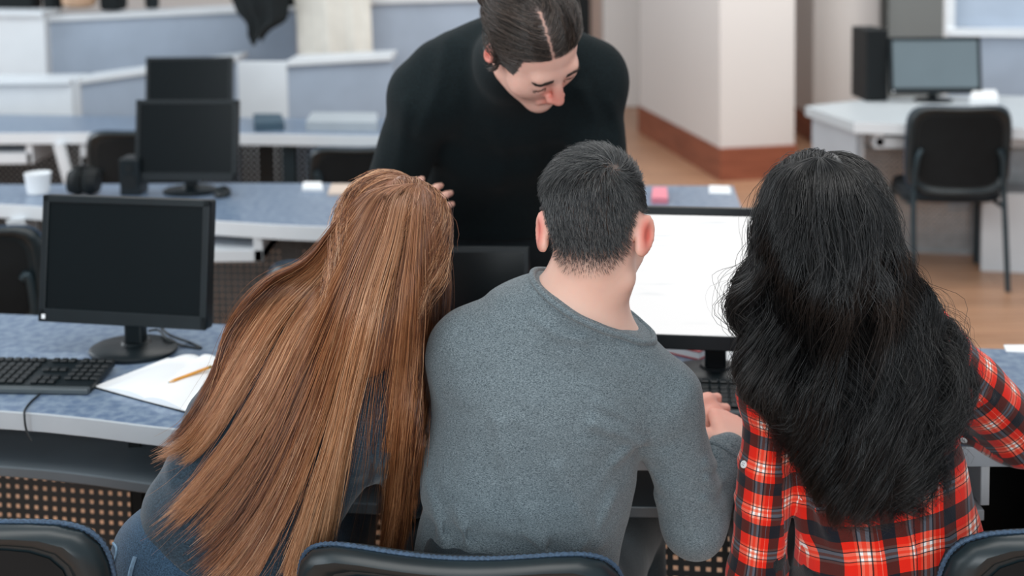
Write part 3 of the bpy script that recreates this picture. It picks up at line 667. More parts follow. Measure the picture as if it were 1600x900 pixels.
# ================================================================== people: implicit bodies meshed by surface nets
def sminp(a, b, k):
    h = np.clip(.5 + .5 * (b - a) / k, 0, 1); return b * (1 - h) + a * h - k * h * (1 - h)
def unit(v): v = np.asarray(v, float); return v / np.linalg.norm(v)
class SDF:
    """a list of primitives blended one after another"""
    def __init__(s): s.p = []
    def cone(s, a, b, ra, rb, k=.02, sub=False): s.p.append(('c', np.array(a, float), np.array(b, float), ra, rb, k, sub)); return s
    def chain(s, pts, rs, k=.02):
        for (a, b), (ra, rb) in zip(zip(pts, pts[1:]), zip(rs, rs[1:])): s.cone(a, b, ra, rb, k)
        return s
    def ell(s, c, r, R=None, k=.02, sub=False): s.p.append(('e', np.array(c, float), np.array(r, float), np.eye(3) if R is None else np.array(R), k, sub)); return s
    def sec(s, a, b, u, ra, rb, k=.04):
        """elliptic limb from a to b; u: its wide direction; ra, rb: (wide, deep) half sizes"""
        a, b = np.array(a, float), np.array(b, float); ax = unit(b - a); u = np.array(u, float); u = unit(u - ax * (u @ ax)); w = np.cross(ax, u)
        s.p.append(('s', a, b, u, w, ax, ra, rb, k)); return s
    def cut(s, p, n, k=.004):
        """keep the side the normal n points away from"""
        s.p.append(('x', np.array(p, float), unit(n), k)); return s
    def fn(s, f): s.p.append(('f', f)); return s
    def __call__(s, X):
        d = np.full(len(X), 9.0)
        for p in s.p:
            if p[0] == 'c':
                _, a, b, ra, rb, k, sub = p; ba = b - a; h = np.clip(((X - a) @ ba) / max(ba @ ba, 1e-12), 0, 1)
                q = X - a - h[:, None] * ba; e = np.sqrt((q * q).sum(1)) - (ra + (rb - ra) * h)
                d = -sminp(-d, e, k) if sub else sminp(d, e, k)
            elif p[0] == 'e':
                _, c, r, R, k, sub = p; q = (X - c) @ R; k0 = np.sqrt(((q / r) ** 2).sum(1)); k1 = np.sqrt(((q / r ** 2) ** 2).sum(1))
                e = k0 * (k0 - 1) / np.maximum(k1, 1e-6); d = -sminp(-d, e, k) if sub else sminp(d, e, k)
            elif p[0] == 's':
                _, a, b, u, w, ax, ra, rb, k = p; ba = b - a; h = np.clip(((X - a) @ ba) / (ba @ ba), 0, 1)
                q = X - a - h[:, None] * ba; ru = ra[0] + (rb[0] - ra[0]) * h; rw = ra[1] + (rb[1] - ra[1]) * h
                qu, qw, qa = q @ u, q @ w, q @ ax; k0 = np.sqrt((qu / ru) ** 2 + (qw / rw) ** 2 + (qa / rw) ** 2)
                k1 = np.sqrt((qu / ru ** 2) ** 2 + (qw / rw ** 2) ** 2 + (qa / rw ** 2) ** 2)
                d = sminp(d, np.where(k0 < .3, (k0 - 1) * np.minimum(ru, rw), k0 * (k0 - 1) / np.maximum(k1, 1e-6)), k)
            elif p[0] == 'x':
                _, c, n, k = p; d = -sminp(-d, -((X - c) @ n), k)
            else: d = p[1](X, d)
        return d
def noise3(X, scale, seed=0):
    """smooth lattice noise, about -1..1"""
    r = np.random.default_rng(seed); T = r.uniform(-1, 1, (32, 32, 32)); Q = X * scale; I = np.floor(Q).astype(int); F = Q - I; F = F * F * (3 - 2 * F); o = 0
    for dx in (0, 1):
        for dy in (0, 1):
            for dz in (0, 1):
                w = (F[:, 0] if dx else 1 - F[:, 0]) * (F[:, 1] if dy else 1 - F[:, 1]) * (F[:, 2] if dz else 1 - F[:, 2])
                o = o + w * T[(I[:, 0] + dx) % 32, (I[:, 1] + dy) % 32, (I[:, 2] + dz) % 32]
    return o
def surface_nets(f, lo, hi, h):
    lo, hi = np.array(lo, float), np.array(hi, float); B = 4
    nb = np.ceil((hi - lo) / (h * B)).astype(int); n = nb * B
    g = [lo[i] + (np.arange(nb[i]) * B + (B - 1) / 2) * h for i in range(3)]
    cc = np.stack(np.meshgrid(*g, indexing='ij'), -1).reshape(-1, 3); dc = f(cc)
    act = np.abs(dc) < h * B * 1.9
    V = np.repeat(np.repeat(np.repeat(np.where(dc < 0, -1., 1.).reshape(nb).astype(np.float32), B, 0), B, 1), B, 2)
    bi = np.stack(np.unravel_index(np.nonzero(act)[0], nb), -1) * B
    off = np.stack(np.meshgrid(*[np.arange(B)] * 3, indexing='ij'), -1).reshape(-1, 3)
    for s0 in range(0, len(bi), 6000):
        ii = (bi[s0:s0 + 6000, None, :] + off[None]).reshape(-1, 3)
        V[ii[:, 0], ii[:, 1], ii[:, 2]] = f(lo + ii * h)
    S = V < 0
    cnt = np.zeros(n - 1, np.int8)
    cor = [(a, b, c) for a in (0, 1) for b in (0, 1) for c in (0, 1)]
    for a, b, c in cor: cnt += S[a:n[0] - 1 + a, b:n[1] - 1 + b, c:n[2] - 1 + c]
    cell = np.stack(np.nonzero((cnt > 0) & (cnt < 8)), -1)
    idx = np.full(n - 1, -1, np.int32); idx[cell[:, 0], cell[:, 1], cell[:, 2]] = np.arange(len(cell))
    vals = np.stack([V[cell[:, 0] + a, cell[:, 1] + b, cell[:, 2] + c] for a, b, c in cor], 1).astype(float)
    pos = np.zeros((len(cell), 3)); num = np.zeros(len(cell)); cr = np.array(cor, float)
    for i in range(8):
        for j in range(i + 1, 8):
            if np.abs(cr[i] - cr[j]).sum() != 1: continue
            vi, vj = vals[:, i], vals[:, j]; m = (vi < 0) != (vj < 0)
            t = np.where(m, vi / np.where(m, vi - vj, 1), 0)
            pos += np.where(m[:, None], cr[i] + t[:, None] * (cr[j] - cr[i]), 0); num += m
    v = lo + (cell + pos / num[:, None]) * h
    quads = []
    for ax in range(3):
        A = S.take(range(0, n[ax] - 1), ax); Bq = S.take(range(1, n[ax]), ax)
        e = np.stack(np.nonzero(A != Bq), -1)
        o1, o2 = [(1, 2), (2, 0), (0, 1)][ax]
        ok = (e[:, o1] > 0) & (e[:, o2] > 0) & (e[:, o1] < n[o1] - 1) & (e[:, o2] < n[o2] - 1); e = e[ok]
        d1 = np.zeros(3, int); d1[o1] = 1; d2 = np.zeros(3, int); d2[o2] = 1
        q = np.stack([idx[tuple((e - d1 - d2).T)], idx[tuple((e - d2).T)], idx[tuple(e.T)], idx[tuple((e - d1).T)]], 1)
        flip = ~S[tuple(e.T)]; q[flip] = q[flip][:, ::-1]; quads.append(q)
    return v, np.concatenate(quads)
def np_mesh(name, v, q, m, parent=None, smooth=True):
    me = bpy.data.meshes.new(name); k = q.shape[1]
    me.vertices.add(len(v)); me.vertices.foreach_set('co', np.ascontiguousarray(v, dtype=np.float32).ravel())
    me.loops.add(q.size); me.loops.foreach_set('vertex_index', np.ascontiguousarray(q, dtype=np.int32).ravel())
    me.polygons.add(len(q)); me.polygons.foreach_set('loop_start', np.arange(0, q.size, k, dtype=np.int32))
    me.update(calc_edges=True); me.validate()
    if smooth: me.polygons.foreach_set('use_smooth', [True] * len(me.polygons))
    me.materials.append(m); o = bpy.data.objects.new(name, me); C.objects.link(o)
    if parent: o.parent = parent
    return o
def attr(o, name, vals, kind='FLOAT'):
    a = o.data.attributes.new(name, kind, 'POINT'); a.data.foreach_set('value' if kind == 'FLOAT' else 'vector', np.ascontiguousarray(vals, dtype=np.float32).ravel())
def grow(name, f, lo, hi, h, m, root):
    v, q = surface_nets(f, lo, hi, h)
    o = np_mesh(name, v - np.array(root.location), q, m, root); return o, v, q
def trace(f, px, py, t0=1.0, t1=3.4, off=0.0, steps=70):
    """distance along the pixel rays to the surface of f (nan = missed)"""
    D = np.stack([ray(a, b) for a, b in zip(px, py)]); D /= np.linalg.norm(D, axis=1)[:, None]
    t = np.full(len(D), t0); done = np.zeros(len(D), bool)
    for _ in range(steps):
        d = f(CAM + D * t[:, None]) - off; t = np.where(done, t, t + np.clip(d * .8, -.02, .2)); done |= np.abs(d) < .0006
        if done.all(): break
    hit = done & (t < t1) ; return np.where(hit, t, np.nan), D
# ------------------------------------------------------------------ anatomy
def frame(face, upv):
    """columns: the head's right, forward, up"""
    f = unit(face); u = np.array(upv, float); u = unit(u - f * (u @ f)); return np.stack([np.cross(f, u), f, u], 1)
def add_head(s, c, R, sc=1.0, female=False, ear_out=.30):
    c = np.array(c, float)
    T = lambda p: c + R @ (np.array(p, float) * sc)
    z = sc
    s.ell(T((0, -.014, .030)), np.array((.0745, .094, .086)) * z, R, k=.01)
    s.ell(T((0, .030, -.040)), np.array((.058 if female else .061, .060, .082)) * z, R, k=.035)
    s.cone(T((-.045, .0, -.075)), T((0, .066, -.103)), .018 * z, .019 * z, .03); s.cone(T((.045, .0, -.075)), T((0, .066, -.103)), .018 * z, .019 * z, .03)
    s.ell(T((0, .070, -.104)), np.array((.022, .018, .016)) * z, R, k=.018)
    s.cone(T((-.034, .074, .022)), T((.034, .074, .022)), .012 * z, .012 * z, .016)
    for sx in (-1, 1):
        s.ell(T((sx * .044, .052, -.026)), np.array((.024, .024, .024)) * z, R, k=.03)
        s.ell(T((sx * .032, .094, -.001)), np.array((.017, .016, .011)) * z, R, k=.012, sub=True)
        s.ell(T((sx * .031, .072, -.002)), np.array((.0145, .0145, .0125)) * z, R, k=.004)
    s.cone(T((0, .083, .016)), T((0, .108, -.030)), .0075 * z, .0115 * z, .008)
    for sx in (-1, 1): s.ell(T((sx * .0115, .098, -.035)), np.array((.0085, .010, .0075)) * z, R, k=.006)
    s.cone(T((-.019, .086, -.066)), T((0, .0925, -.064)), .0045 * z, .0062 * z, .006); s.cone(T((.019, .086, -.066)), T((0, .0925, -.064)), .0045 * z, .0062 * z, .006)
    s.cone(T((-.017, .085, -.074)), T((.017, .085, -.074)), .0055 * z, .0055 * z, .006)
    s.cone(T((-.016, .093, -.0697)), T((.016, .093, -.0697)), .0016 * z, .0016 * z, .003, sub=True)
    for sx in (-1, 1):
        a = ear_out; Re = R @ np.array([[math.cos(a), sx * math.sin(a), 0], [-sx * math.sin(a), math.cos(a), 0], [0, 0, 1]]) @ rotx(-.20)
        ec = T((sx * .081, -.018, -.008))
        s.ell(ec, np.array((.0075, .019, .0315)) * z, Re, k=.010)
        s.ell(ec + Re @ np.array((sx * -.000, -.003, -.022)) * z, np.array((.006, .011, .013)) * z, Re, k=.006)
        s.ell(ec + Re @ np.array((sx * .009, .004, .000)) * z, np.array((.0075, .011, .020)) * z, Re, k=.004, sub=True)
    return T
def add_hand(s, wrist, d, n, side, curl=.5, spread=.10, size=1.0, thumb=.6, sub=None):
    """d: towards the fingertips, n: out of the back of the hand, side: +1 right hand"""
    d = unit(d); n = np.array(n, float); n = unit(n - d * (n @ d)); r = np.cross(d, n) * side; w = np.array(wrist, float); Z = size
    P_ = lambda a, b, c: w + (d * a + r * b + n * c) * Z
    for b0, b1, L0 in ((-.012, -.030, .085), (-.004, -.010, .090), (.005, .010, .088), (.012, .029, .080)):
        s.cone(P_(.0, b0, 0), P_(L0, b1, .004), .015 * Z, .0125 * Z, .012)
    for b1, L0, Lf in ((-.030, .085, .066), (-.010, .090, .076), (.010, .088, .071), (.029, .080, .056)):
        p = P_(L0, b1, .004); ang = 0; fl = b1 / .03 * spread
        for i, (fr, r0_, r1_) in enumerate(((.48, .0098, .0088), (.30, .0088, .0080), (.24, .0080, .0070))):
            ang += curl * (.9 if i == 0 else 1.0)
            v = (d * math.cos(ang) - n * math.sin(ang)) + r * fl * math.cos(ang)
            q = p + unit(v) * Lf * fr * 1.05 * Z; s.cone(p, q, r0_ * Z, r1_ * Z, .0035); p = q
    p = P_(.018, -.020, -.004)
    for i, (Lt, r0_, r1_) in enumerate(((.040, .0150, .0125), (.034, .0115, .0100), (.028, .0098, .0080))):
        v = d * (.62 + .12 * i) - r * (.72 - .26 * i) * thumb * 1.4 - n * (.30 + .14 * i); q = p + unit(v) * Lt * Z; s.cone(p, q, r0_ * Z, r1_ * Z, .006); p = q
    return s
def arm(s, sh, el, wr, r=(.050, .043, .040, .030), k=.02):
    s.cone(sh, el, r[0], r[1], k); s.cone(el, wr, r[2], r[3], k); return s
def legs_seated(s, hipL, hipR, kneeL, kneeR, footL, footR, scale=1.0, fdir=(0, 1, 0)):
    for h_, kn, ft in ((hipL, kneeL, footL), (hipR, kneeR, footR)):
        s.cone(h_, kn, .085 * scale, .060 * scale, .04); s.cone(kn, ft, .055 * scale, .036 * scale, .02)
        t = np.array(ft) + np.array(fdir) * .16; t[2] = .028
        a = np.array(ft, float); a[2] = .035; s.cone(ft, a, .036 * scale, .036 * scale, .02); s.cone(a, t, .036 * scale, .026 * scale, .02)
# ------------------------------------------------------------------ skin, cloth and hair materials
def skin_mat(name, base, red):
    m = bpy.data.materials.new(name); m.use_nodes = True; nt = m.node_tree; b = nt.nodes['Principled BSDF']
    n = nt.nodes.new('ShaderNodeTexNoise'); n.inputs['Scale'].default_value = 35; n.inputs['Detail'].default_value = 6
    tc = nt.nodes.new('ShaderNodeTexCoord'); nt.links.new(tc.outputs['Object'], n.inputs['Vector'])
    mx = nt.nodes.new('ShaderNodeMix'); mx.data_type = 'RGBA'; mx.inputs[6].default_value = L(base); mx.inputs[7].default_value = L(red)
    at = nt.nodes.new('ShaderNodeAttribute'); at.attribute_name = 'flush'
    ad = nt.nodes.new('ShaderNodeMath'); ad.operation = 'MULTIPLY_ADD'; ad.inputs[1].default_value = .25; nt.links.new(n.outputs['Fac'], ad.inputs[0]); nt.links.new(at.outputs['Fac'], ad.inputs[2])
    ad.use_clamp = True; nt.links.new(ad.outputs[0], mx.inputs[0])
    m2 = nt.nodes.new('ShaderNodeMix'); m2.data_type = 'RGBA'; m2.inputs[7].default_value = L('#2a2422'); a2 = nt.nodes.new('ShaderNodeAttribute'); a2.attribute_name = 'scalp'
    nt.links.new(a2.outputs['Fac'], m2.inputs[0]); nt.links.new(mx.outputs[2], m2.inputs[6]); nt.links.new(m2.outputs[2], b.inputs['Base Color'])
    b.inputs['Roughness'].default_value = .5; b.inputs['Subsurface Weight'].default_value = .15; b.inputs['Subsurface Radius'].default_value = (.012, .005, .003); b.inputs['Subsurface Scale'].default_value = 1.0
    bp = nt.nodes.new('ShaderNodeBump'); bp.inputs['Strength'].default_value = .12; bp.inputs['Distance'].default_value = .001
    n2 = nt.nodes.new('ShaderNodeTexNoise'); n2.inputs['Scale'].default_value = 700; nt.links.new(tc.outputs['Object'], n2.inputs['Vector']); nt.links.new(n2.outputs['Fac'], bp.inputs['Height']); nt.links.new(bp.outputs[0], b.inputs['Normal'])
    return m
def cloth_mat(name, c1, c2, scale, bump=.35, rough=.95, sheen=.2, stretch=(1, 1, 1), p=(.35, .65)):
    m = bpy.data.materials.new(name); m.use_nodes = True; nt = m.node_tree; b = nt.nodes['Principled BSDF']
    tc = nt.nodes.new('ShaderNodeTexCoord'); mp = nt.nodes.new('ShaderNodeMapping'); mp.inputs['Scale'].default_value = stretch; nt.links.new(tc.outputs['Object'], mp.inputs[0])
    n = nt.nodes.new('ShaderNodeTexNoise'); n.inputs['Scale'].default_value = scale; n.inputs['Detail'].default_value = 3; nt.links.new(mp.outputs[0], n.inputs['Vector'])
    r = nt.nodes.new('ShaderNodeValToRGB'); r.color_ramp.elements[0].position, r.color_ramp.elements[1].position = p; r.color_ramp.elements[0].color = L(c1); r.color_ramp.elements[1].color = L(c2)
    nt.links.new(n.outputs['Fac'], r.inputs[0]); nt.links.new(r.outputs[0], b.inputs['Base Color']); b.inputs['Roughness'].default_value = rough; b.inputs['Sheen Weight'].default_value = sheen
    b.inputs['Specular IOR Level'].default_value = .2
    bp = nt.nodes.new('ShaderNodeBump'); bp.inputs['Strength'].default_value = bump; bp.inputs['Distance'].default_value = .0015; nt.links.new(n.outputs['Fac'], bp.inputs['Height']); nt.links.new(bp.outputs[0], b.inputs['Normal'])
    return m
def hair_mat(name, cols, rough=.42, spec=.5, root=None):
    """cols: ramp over each strand's own shade; root: colour nearer the scalp"""
    m = bpy.data.materials.new(name); m.use_nodes = True; nt = m.node_tree; b = nt.nodes['Principled BSDF']
    at = nt.nodes.new('ShaderNodeAttribute'); at.attribute_name = 'shade'
    r = nt.nodes.new('ShaderNodeValToRGB'); cr = r.color_ramp; n = len(cols)
    while len(cr.elements) < n: cr.elements.new(.5)
    for i, c in enumerate(cols): cr.elements[i].position = i / (n - 1); cr.elements[i].color = L(c)
    nt.links.new(at.outputs['Fac'], r.inputs[0]); out = r.outputs[0]
    if root:
        a2 = nt.nodes.new('ShaderNodeAttribute'); a2.attribute_name = 'along'; mr = nt.nodes.new('ShaderNodeMapRange'); mr.inputs[1].default_value = 0; mr.inputs[2].default_value = .55; mr.inputs[3].default_value = .75; mr.inputs[4].default_value = 0
        nt.links.new(a2.outputs['Fac'], mr.inputs[0]); mx = nt.nodes.new('ShaderNodeMix'); mx.data_type = 'RGBA'; nt.links.new(mr.outputs[0], mx.inputs[0]); nt.links.new(out, mx.inputs[6]); mx.inputs[7].default_value = L(root); out = mx.outputs[2]
    nt.links.new(out, b.inputs['Base Color']); b.inputs['Roughness'].default_value = rough; b.inputs['Specular IOR Level'].default_value = spec
    return m
def strands(name, pts, rad, shade, m, root, n=3, extra=None):
    """pts (N,K,3) world, rad (N,K): thin tubes as one mesh"""
    pts = np.asarray(pts); N, K, _ = pts.shape
    T = np.gradient(pts, axis=1); T /= np.maximum(np.linalg.norm(T, axis=2, keepdims=True), 1e-9)
    ref = np.array([.31, .80, .51]); A = np.cross(T, ref); A /= np.maximum(np.linalg.norm(A, axis=2, keepdims=True), 1e-9); Bv = np.cross(T, A)
    ang = np.arange(n) * 2 * np.pi / n
    V = pts[:, :, None, :] + rad[:, :, None, None] * (np.cos(ang)[None, None, :, None] * A[:, :, None, :] + np.sin(ang)[None, None, :, None] * Bv[:, :, None, :])
    base = np.arange(N * K * n).reshape(N, K, n); a, b = base[:, :-1], base[:, 1:]
    q = np.stack([a, np.roll(a, -1, 2), np.roll(b, -1, 2), b], -1).reshape(-1, 4)
    v = V.reshape(-1, 3); sh = np.repeat(np.asarray(shade), K * n); al = np.tile(np.repeat(np.linspace(0, 1, K), n), N)
    if extra is not None:
        ve, qe, se = extra; q = np.concatenate([q, qe + len(v)]); v = np.concatenate([v, ve]); sh = np.concatenate([sh, np.full(len(ve), se)]); al = np.concatenate([al, np.full(len(ve), .1)])
    o = np_mesh(name, v - np.array(root.location), q, m, root); attr(o, 'shade', sh); attr(o, 'along', al); return o
def grad(f, X, e=.002):
    g = np.stack([f(X + np.eye(3)[i] * e) - f(X - np.eye(3)[i] * e) for i in range(3)], 1); return g / np.maximum(np.linalg.norm(g, axis=1, keepdims=True), 1e-9)
def cr_resample(G, K):
    """G (...,C,2) control points -> (...,K,2) along a smooth curve"""
    G = np.asarray(G, float); Cn = G.shape[-2]; t = np.linspace(0, Cn - 1, K); k = np.minimum(t.astype(int), Cn - 2); f = (t - k)[:, None]
    g = lambda i: G[..., np.clip(i, 0, Cn - 1), :]
    p0, p1, p2, p3 = g(k - 1), g(k), g(k + 1), g(k + 2)
    return .5 * (2 * p1 + (p2 - p0) * f + (2 * p0 - 5 * p1 + 4 * p2 - p3) * f * f + (3 * p1 - p0 - 3 * p2 + p3) * f ** 3)
def hair_sheet(name, guides, f, m, root, clumps, per, K=26, off=.006, thick=(.008, .03), wave=(0, 0, 0), locks=None, rad=.00045, seed=1, smooth=4, tip=(.8, 1.0), width=(.02, .006), sheet=None, smin=0, smax=1, stray=.05, srange=None, extra=None, back=0.0, shade_fn=None):
    """long hair lying over f. guides: pixel curves from the parting to the tips, left to right; the depth comes from the body under them"""
    r = np.random.default_rng(seed); G = cr_resample(guides, K)                       # (g,K,2)
    NS = 64; g_ = np.moveaxis(cr_resample(np.moveaxis(G, 0, -2), NS), -2, 0)            # (NS,K,2)
    px, py = g_[..., 0].ravel(), g_[..., 1].ravel()
    t, D = trace(f, px, py, off=off); t = t.reshape(NS, K)
    for i in range(NS):                                                                # rays that miss: continue the depth along the lock
        ok = ~np.isnan(t[i])
        if ok.sum() > 1: t[i] = np.interp(np.arange(K), np.nonzero(ok)[0], t[i][ok])
    for k in range(K):
        ok = ~np.isnan(t[:, k]); t[:, k] = np.interp(np.arange(NS), np.nonzero(ok)[0], t[ok, k])
    for _ in range(smooth):
        tt = t.copy(); tt[1:-1] = .25 * t[:-2] + .5 * t[1:-1] + .25 * t[2:]; t = tt.copy(); t[:, 1:-1] = .25 * tt[:, :-2] + .5 * tt[:, 1:-1] + .25 * tt[:, 2:]
    Pw = CAM + D.reshape(NS, K, 3) * t[..., None]; Dn = D.reshape(NS, K, 3)
    def samp(A, s):                                                                    # s (N,K) -> A interpolated across the sheet
        u = np.clip(s, 0, 1) * (NS - 1); i = np.minimum(u.astype(int), NS - 2); w = (u - i)[..., None]; k = np.arange(K)[None, :].repeat(len(s), 0)
        return A[i, k] * (1 - w) + A[i + 1, k] * w + np.where((s < 0) | (s > 1), 1, 0)[..., None] * (A[-1, k] - A[0, k]) * (s - np.clip(s, 0, 1))[..., None]
    tt = np.linspace(0, 1, K)
    sc = r.uniform(smin, smax, clumps)
    if srange is not None: sc = srange(r, clumps)
    lay = r.uniform(0, 1, clumps); ph = r.uniform(0, 6.28, clumps); wob = r.normal(0, 1, (clumps, 3)); tipc = r.uniform(*tip, clumps); shc = r.uniform(0, 1, clumps); fq = r.uniform(.75, 1.3, clumps)
    N = clumps * per; ci = np.repeat(np.arange(clumps), per)
    ds = r.normal(0, 1, N); dl = r.normal(0, 1, N); st = (r.uniform(0, 1, N) < stray).astype(float)
    wd = width[0] + (width[1] - width[0]) * tt ** .7
    base = sc[ci][:, None]
    if locks is not None:
        li = np.abs(sc[:, None] - np.asarray(locks[0])[None]).argmin(1)
        if len(locks) > 3:
            gi = li * 2 + (lay > .5); gp = r.uniform(0, 6.28, gi.max() + 1); gf = r.uniform(.8, 1.25, gi.max() + 1); ph = gp[gi] + r.normal(0, .28, clumps); fq = gf[gi] * r.normal(1, .03, clumps)
        lsh = r.uniform(0, 1, len(locks[0])); ltp = r.uniform(tip[0] - .06, tip[1], len(locks[0])); shc = .55 * lsh[li] + .45 * shc; shc = np.clip((shc - .5) * 1.5 + .5, 0, 1); tipc = .6 * ltp[li] + .4 * tipc
        lk = np.asarray(locks[0]); near = lk[np.abs(sc[:, None] - lk[None]).argmin(1)]; base = base + (near - sc)[ci][:, None] * (locks[1] * np.clip((tt - locks[2]) / (1 - locks[2]), 0, 1) ** .6)[None, :]
    s = base + (ds * (1 + st * 2.2))[:, None] * wd[None, :] + (wob[ci, 0] * .012)[:, None] * np.sin(tt * 3 + ph[ci][:, None]) * tt
    p = samp(Pw, s); dn = samp(Dn, s)
    lift = (thick[0] + (thick[1] - thick[0]) * np.minimum(1, tt * 2.2))[None, :] * (lay[ci] + .12 * dl + st * .5)[:, None] - back
    p = p - dn * lift[..., None]
    side = np.cross(dn, np.gradient(p, axis=1)); side /= np.maximum(np.linalg.norm(side, axis=2, keepdims=True), 1e-9)
    a, fr, g0 = wave
    if a > 0:
        env = np.clip((tt - g0) / .35, 0, 1) ** 1.2
        wv = np.sin(fr * fq[ci][:, None] * tt * 6.28 + ph[ci][:, None] + .25 * ds[:, None]); wv = wv + .13 * np.sin(2.3 * fr * tt * 6.28 + 2.1 * ph[ci][:, None] + ds[:, None] * .6); wc = np.cos(fr * fq[ci][:, None] * tt * 6.28 + ph[ci][:, None] + .25 * ds[:, None])
        p = p + side * (a * env * wv)[..., None] - dn * (.75 * a * env * (wc + .6))[..., None]
    jit = r.normal(0, 1, (N, K, 3)); jit = np.cumsum(jit, 1) * tt[None, :, None] * .00045 * (1 + 3 * st)[:, None, None]; p = p + jit
    # strands end at different places
    te = np.clip(tipc[ci] + r.normal(0, .03, N), .3, 1.0); u = te[:, None] * tt[None, :] * (K - 1); i = np.minimum(u.astype(int), K - 2); w = (u - i)[..., None]; n_ = np.arange(N)[:, None]
    p = p[n_, i] * (1 - w) + p[n_, i + 1] * w
    for _ in range(2):                                                                 # keep out of the body
        X = p.reshape(-1, 3); d = f(X); bad = d < off * .5
        if bad.any():
            g = grad(f, X[bad]); X[bad] += g * (off * .6 - d[bad])[:, None]; p = X.reshape(p.shape)
    R_ = rad * (1.0 - .75 * tt ** 3)[None, :] * r.uniform(.7, 1.25, N)[:, None]
    shade = np.clip(.72 * shc[ci] + .28 * r.uniform(0, 1, N), 0, 1)
    if shade_fn is not None: shade = shade_fn(sc[ci], shade)
    return strands(name, p, R_, shade, m, root, extra=extra)
M_skin = skin_mat('light_skin', '#e6c2b0', '#d0685a')
def person(label, loc): return thing('person', label, 'person', (loc[0], loc[1], 0))
def spine_secs(s, rows, k=.05, grow_=0.0, u=(1, 0, 0)):
    """rows: (point, half width, half depth[, wide direction])"""
    for A, B in zip(rows, rows[1:]):
        uu = A[3] if len(A) > 3 else u
        s.sec(A[0], B[0], uu, (A[1] + grow_, A[2] + grow_), (B[1] + grow_, B[2] + grow_), k)
def shoulders_fold(lines, Yref):
    """cloth folds: ridges along pixel polylines on a garment near depth Yref"""
    segs = []
    for pts, wid, amp in lines:
        q = [P(x, y, Yref)[[0, 2]] for x, y in pts]
        for i, (a, b) in enumerate(zip(q, q[1:])): segs.append((a, b, wid, amp))
    def f(X, d):
        q = X[:, [0, 2]]; tot = np.zeros(len(X))
        for a, b, wid, amp in segs:
            ba = b - a; h = np.clip(((q - a) @ ba) / (ba @ ba), 0, 1); e = np.linalg.norm(q - a - h[:, None] * ba, axis=1)
            t_ = amp * np.exp(-(e / wid) ** 2); tot = np.where(np.abs(t_) > np.abs(tot), t_, tot)
        return d - tot
    return f
def bounds(pts, pad):
    pts = np.array(pts); return pts.min(0) - pad, pts.max(0) + pad
def head_zone(T0, R, c):
    """world points -> head coordinates"""
    return lambda X: (X - np.array(c)) @ R
# ================================================================== the person in the grey sweater
def scalp_hair(s_head, c, R, n, cond, direct, length, m, root, name, rad=.0004, K=6, lift=.35, seed=3, off=.001, shade=None, extra=None, rough=.0, lo=.0, radf=None):
    """short hair: roots on the head, strands follow the direction field along the scalp"""
    r = np.random.default_rng(seed); v = r.normal(0, 1, (n, 3)); v /= np.linalg.norm(v, axis=1)[:, None]
    Xl = v * .16; X = np.array(c) + Xl @ R.T
    for _ in range(14): dd = s_head(X); X = X - (v @ R.T) * (dd * .9)[:, None]
    q = (X - np.array(c)) @ R; keep = cond(q, r); X, q = X[keep], q[keep]; N = len(X)
    Ls = length(q) * r.uniform(.75, 1.2, N); pts = [X]; cur = X
    for k in range(1, K):
        g = grad(s_head, cur); dl = direct((cur - np.array(c)) @ R, k / (K - 1), r) @ R.T
        dl = dl - g * (dl * g).sum(1)[:, None]; dl /= np.maximum(np.linalg.norm(dl, axis=1, keepdims=True), 1e-9)
        lf = lift(q) if callable(lift) else lift
        stepv = dl + g * (np.asarray(lf) * (1 - .8 * k / K))[..., None] + r.normal(0, .10 + rough, (N, 3)); stepv /= np.linalg.norm(stepv, axis=1, keepdims=True)
        cur = cur + stepv * (Ls / (K - 1))[:, None]
        d = s_head(cur); mn = off + lo * k / K; push = np.maximum(0, mn - d); cur = cur + grad(s_head, cur) * push[:, None]; pts.append(cur)
    p = np.stack(pts, 1); R_ = rad * (1 - .7 * np.linspace(0, 1, K) ** 2)[None, :] * r.uniform(.75, 1.25, N)[:, None]
    if radf is not None: R_ = R_ * radf(q)[:, None]
    return strands(name, p, R_, r.uniform(0, 1, N) if shade is None else shade(q, r), m, root, extra=extra)

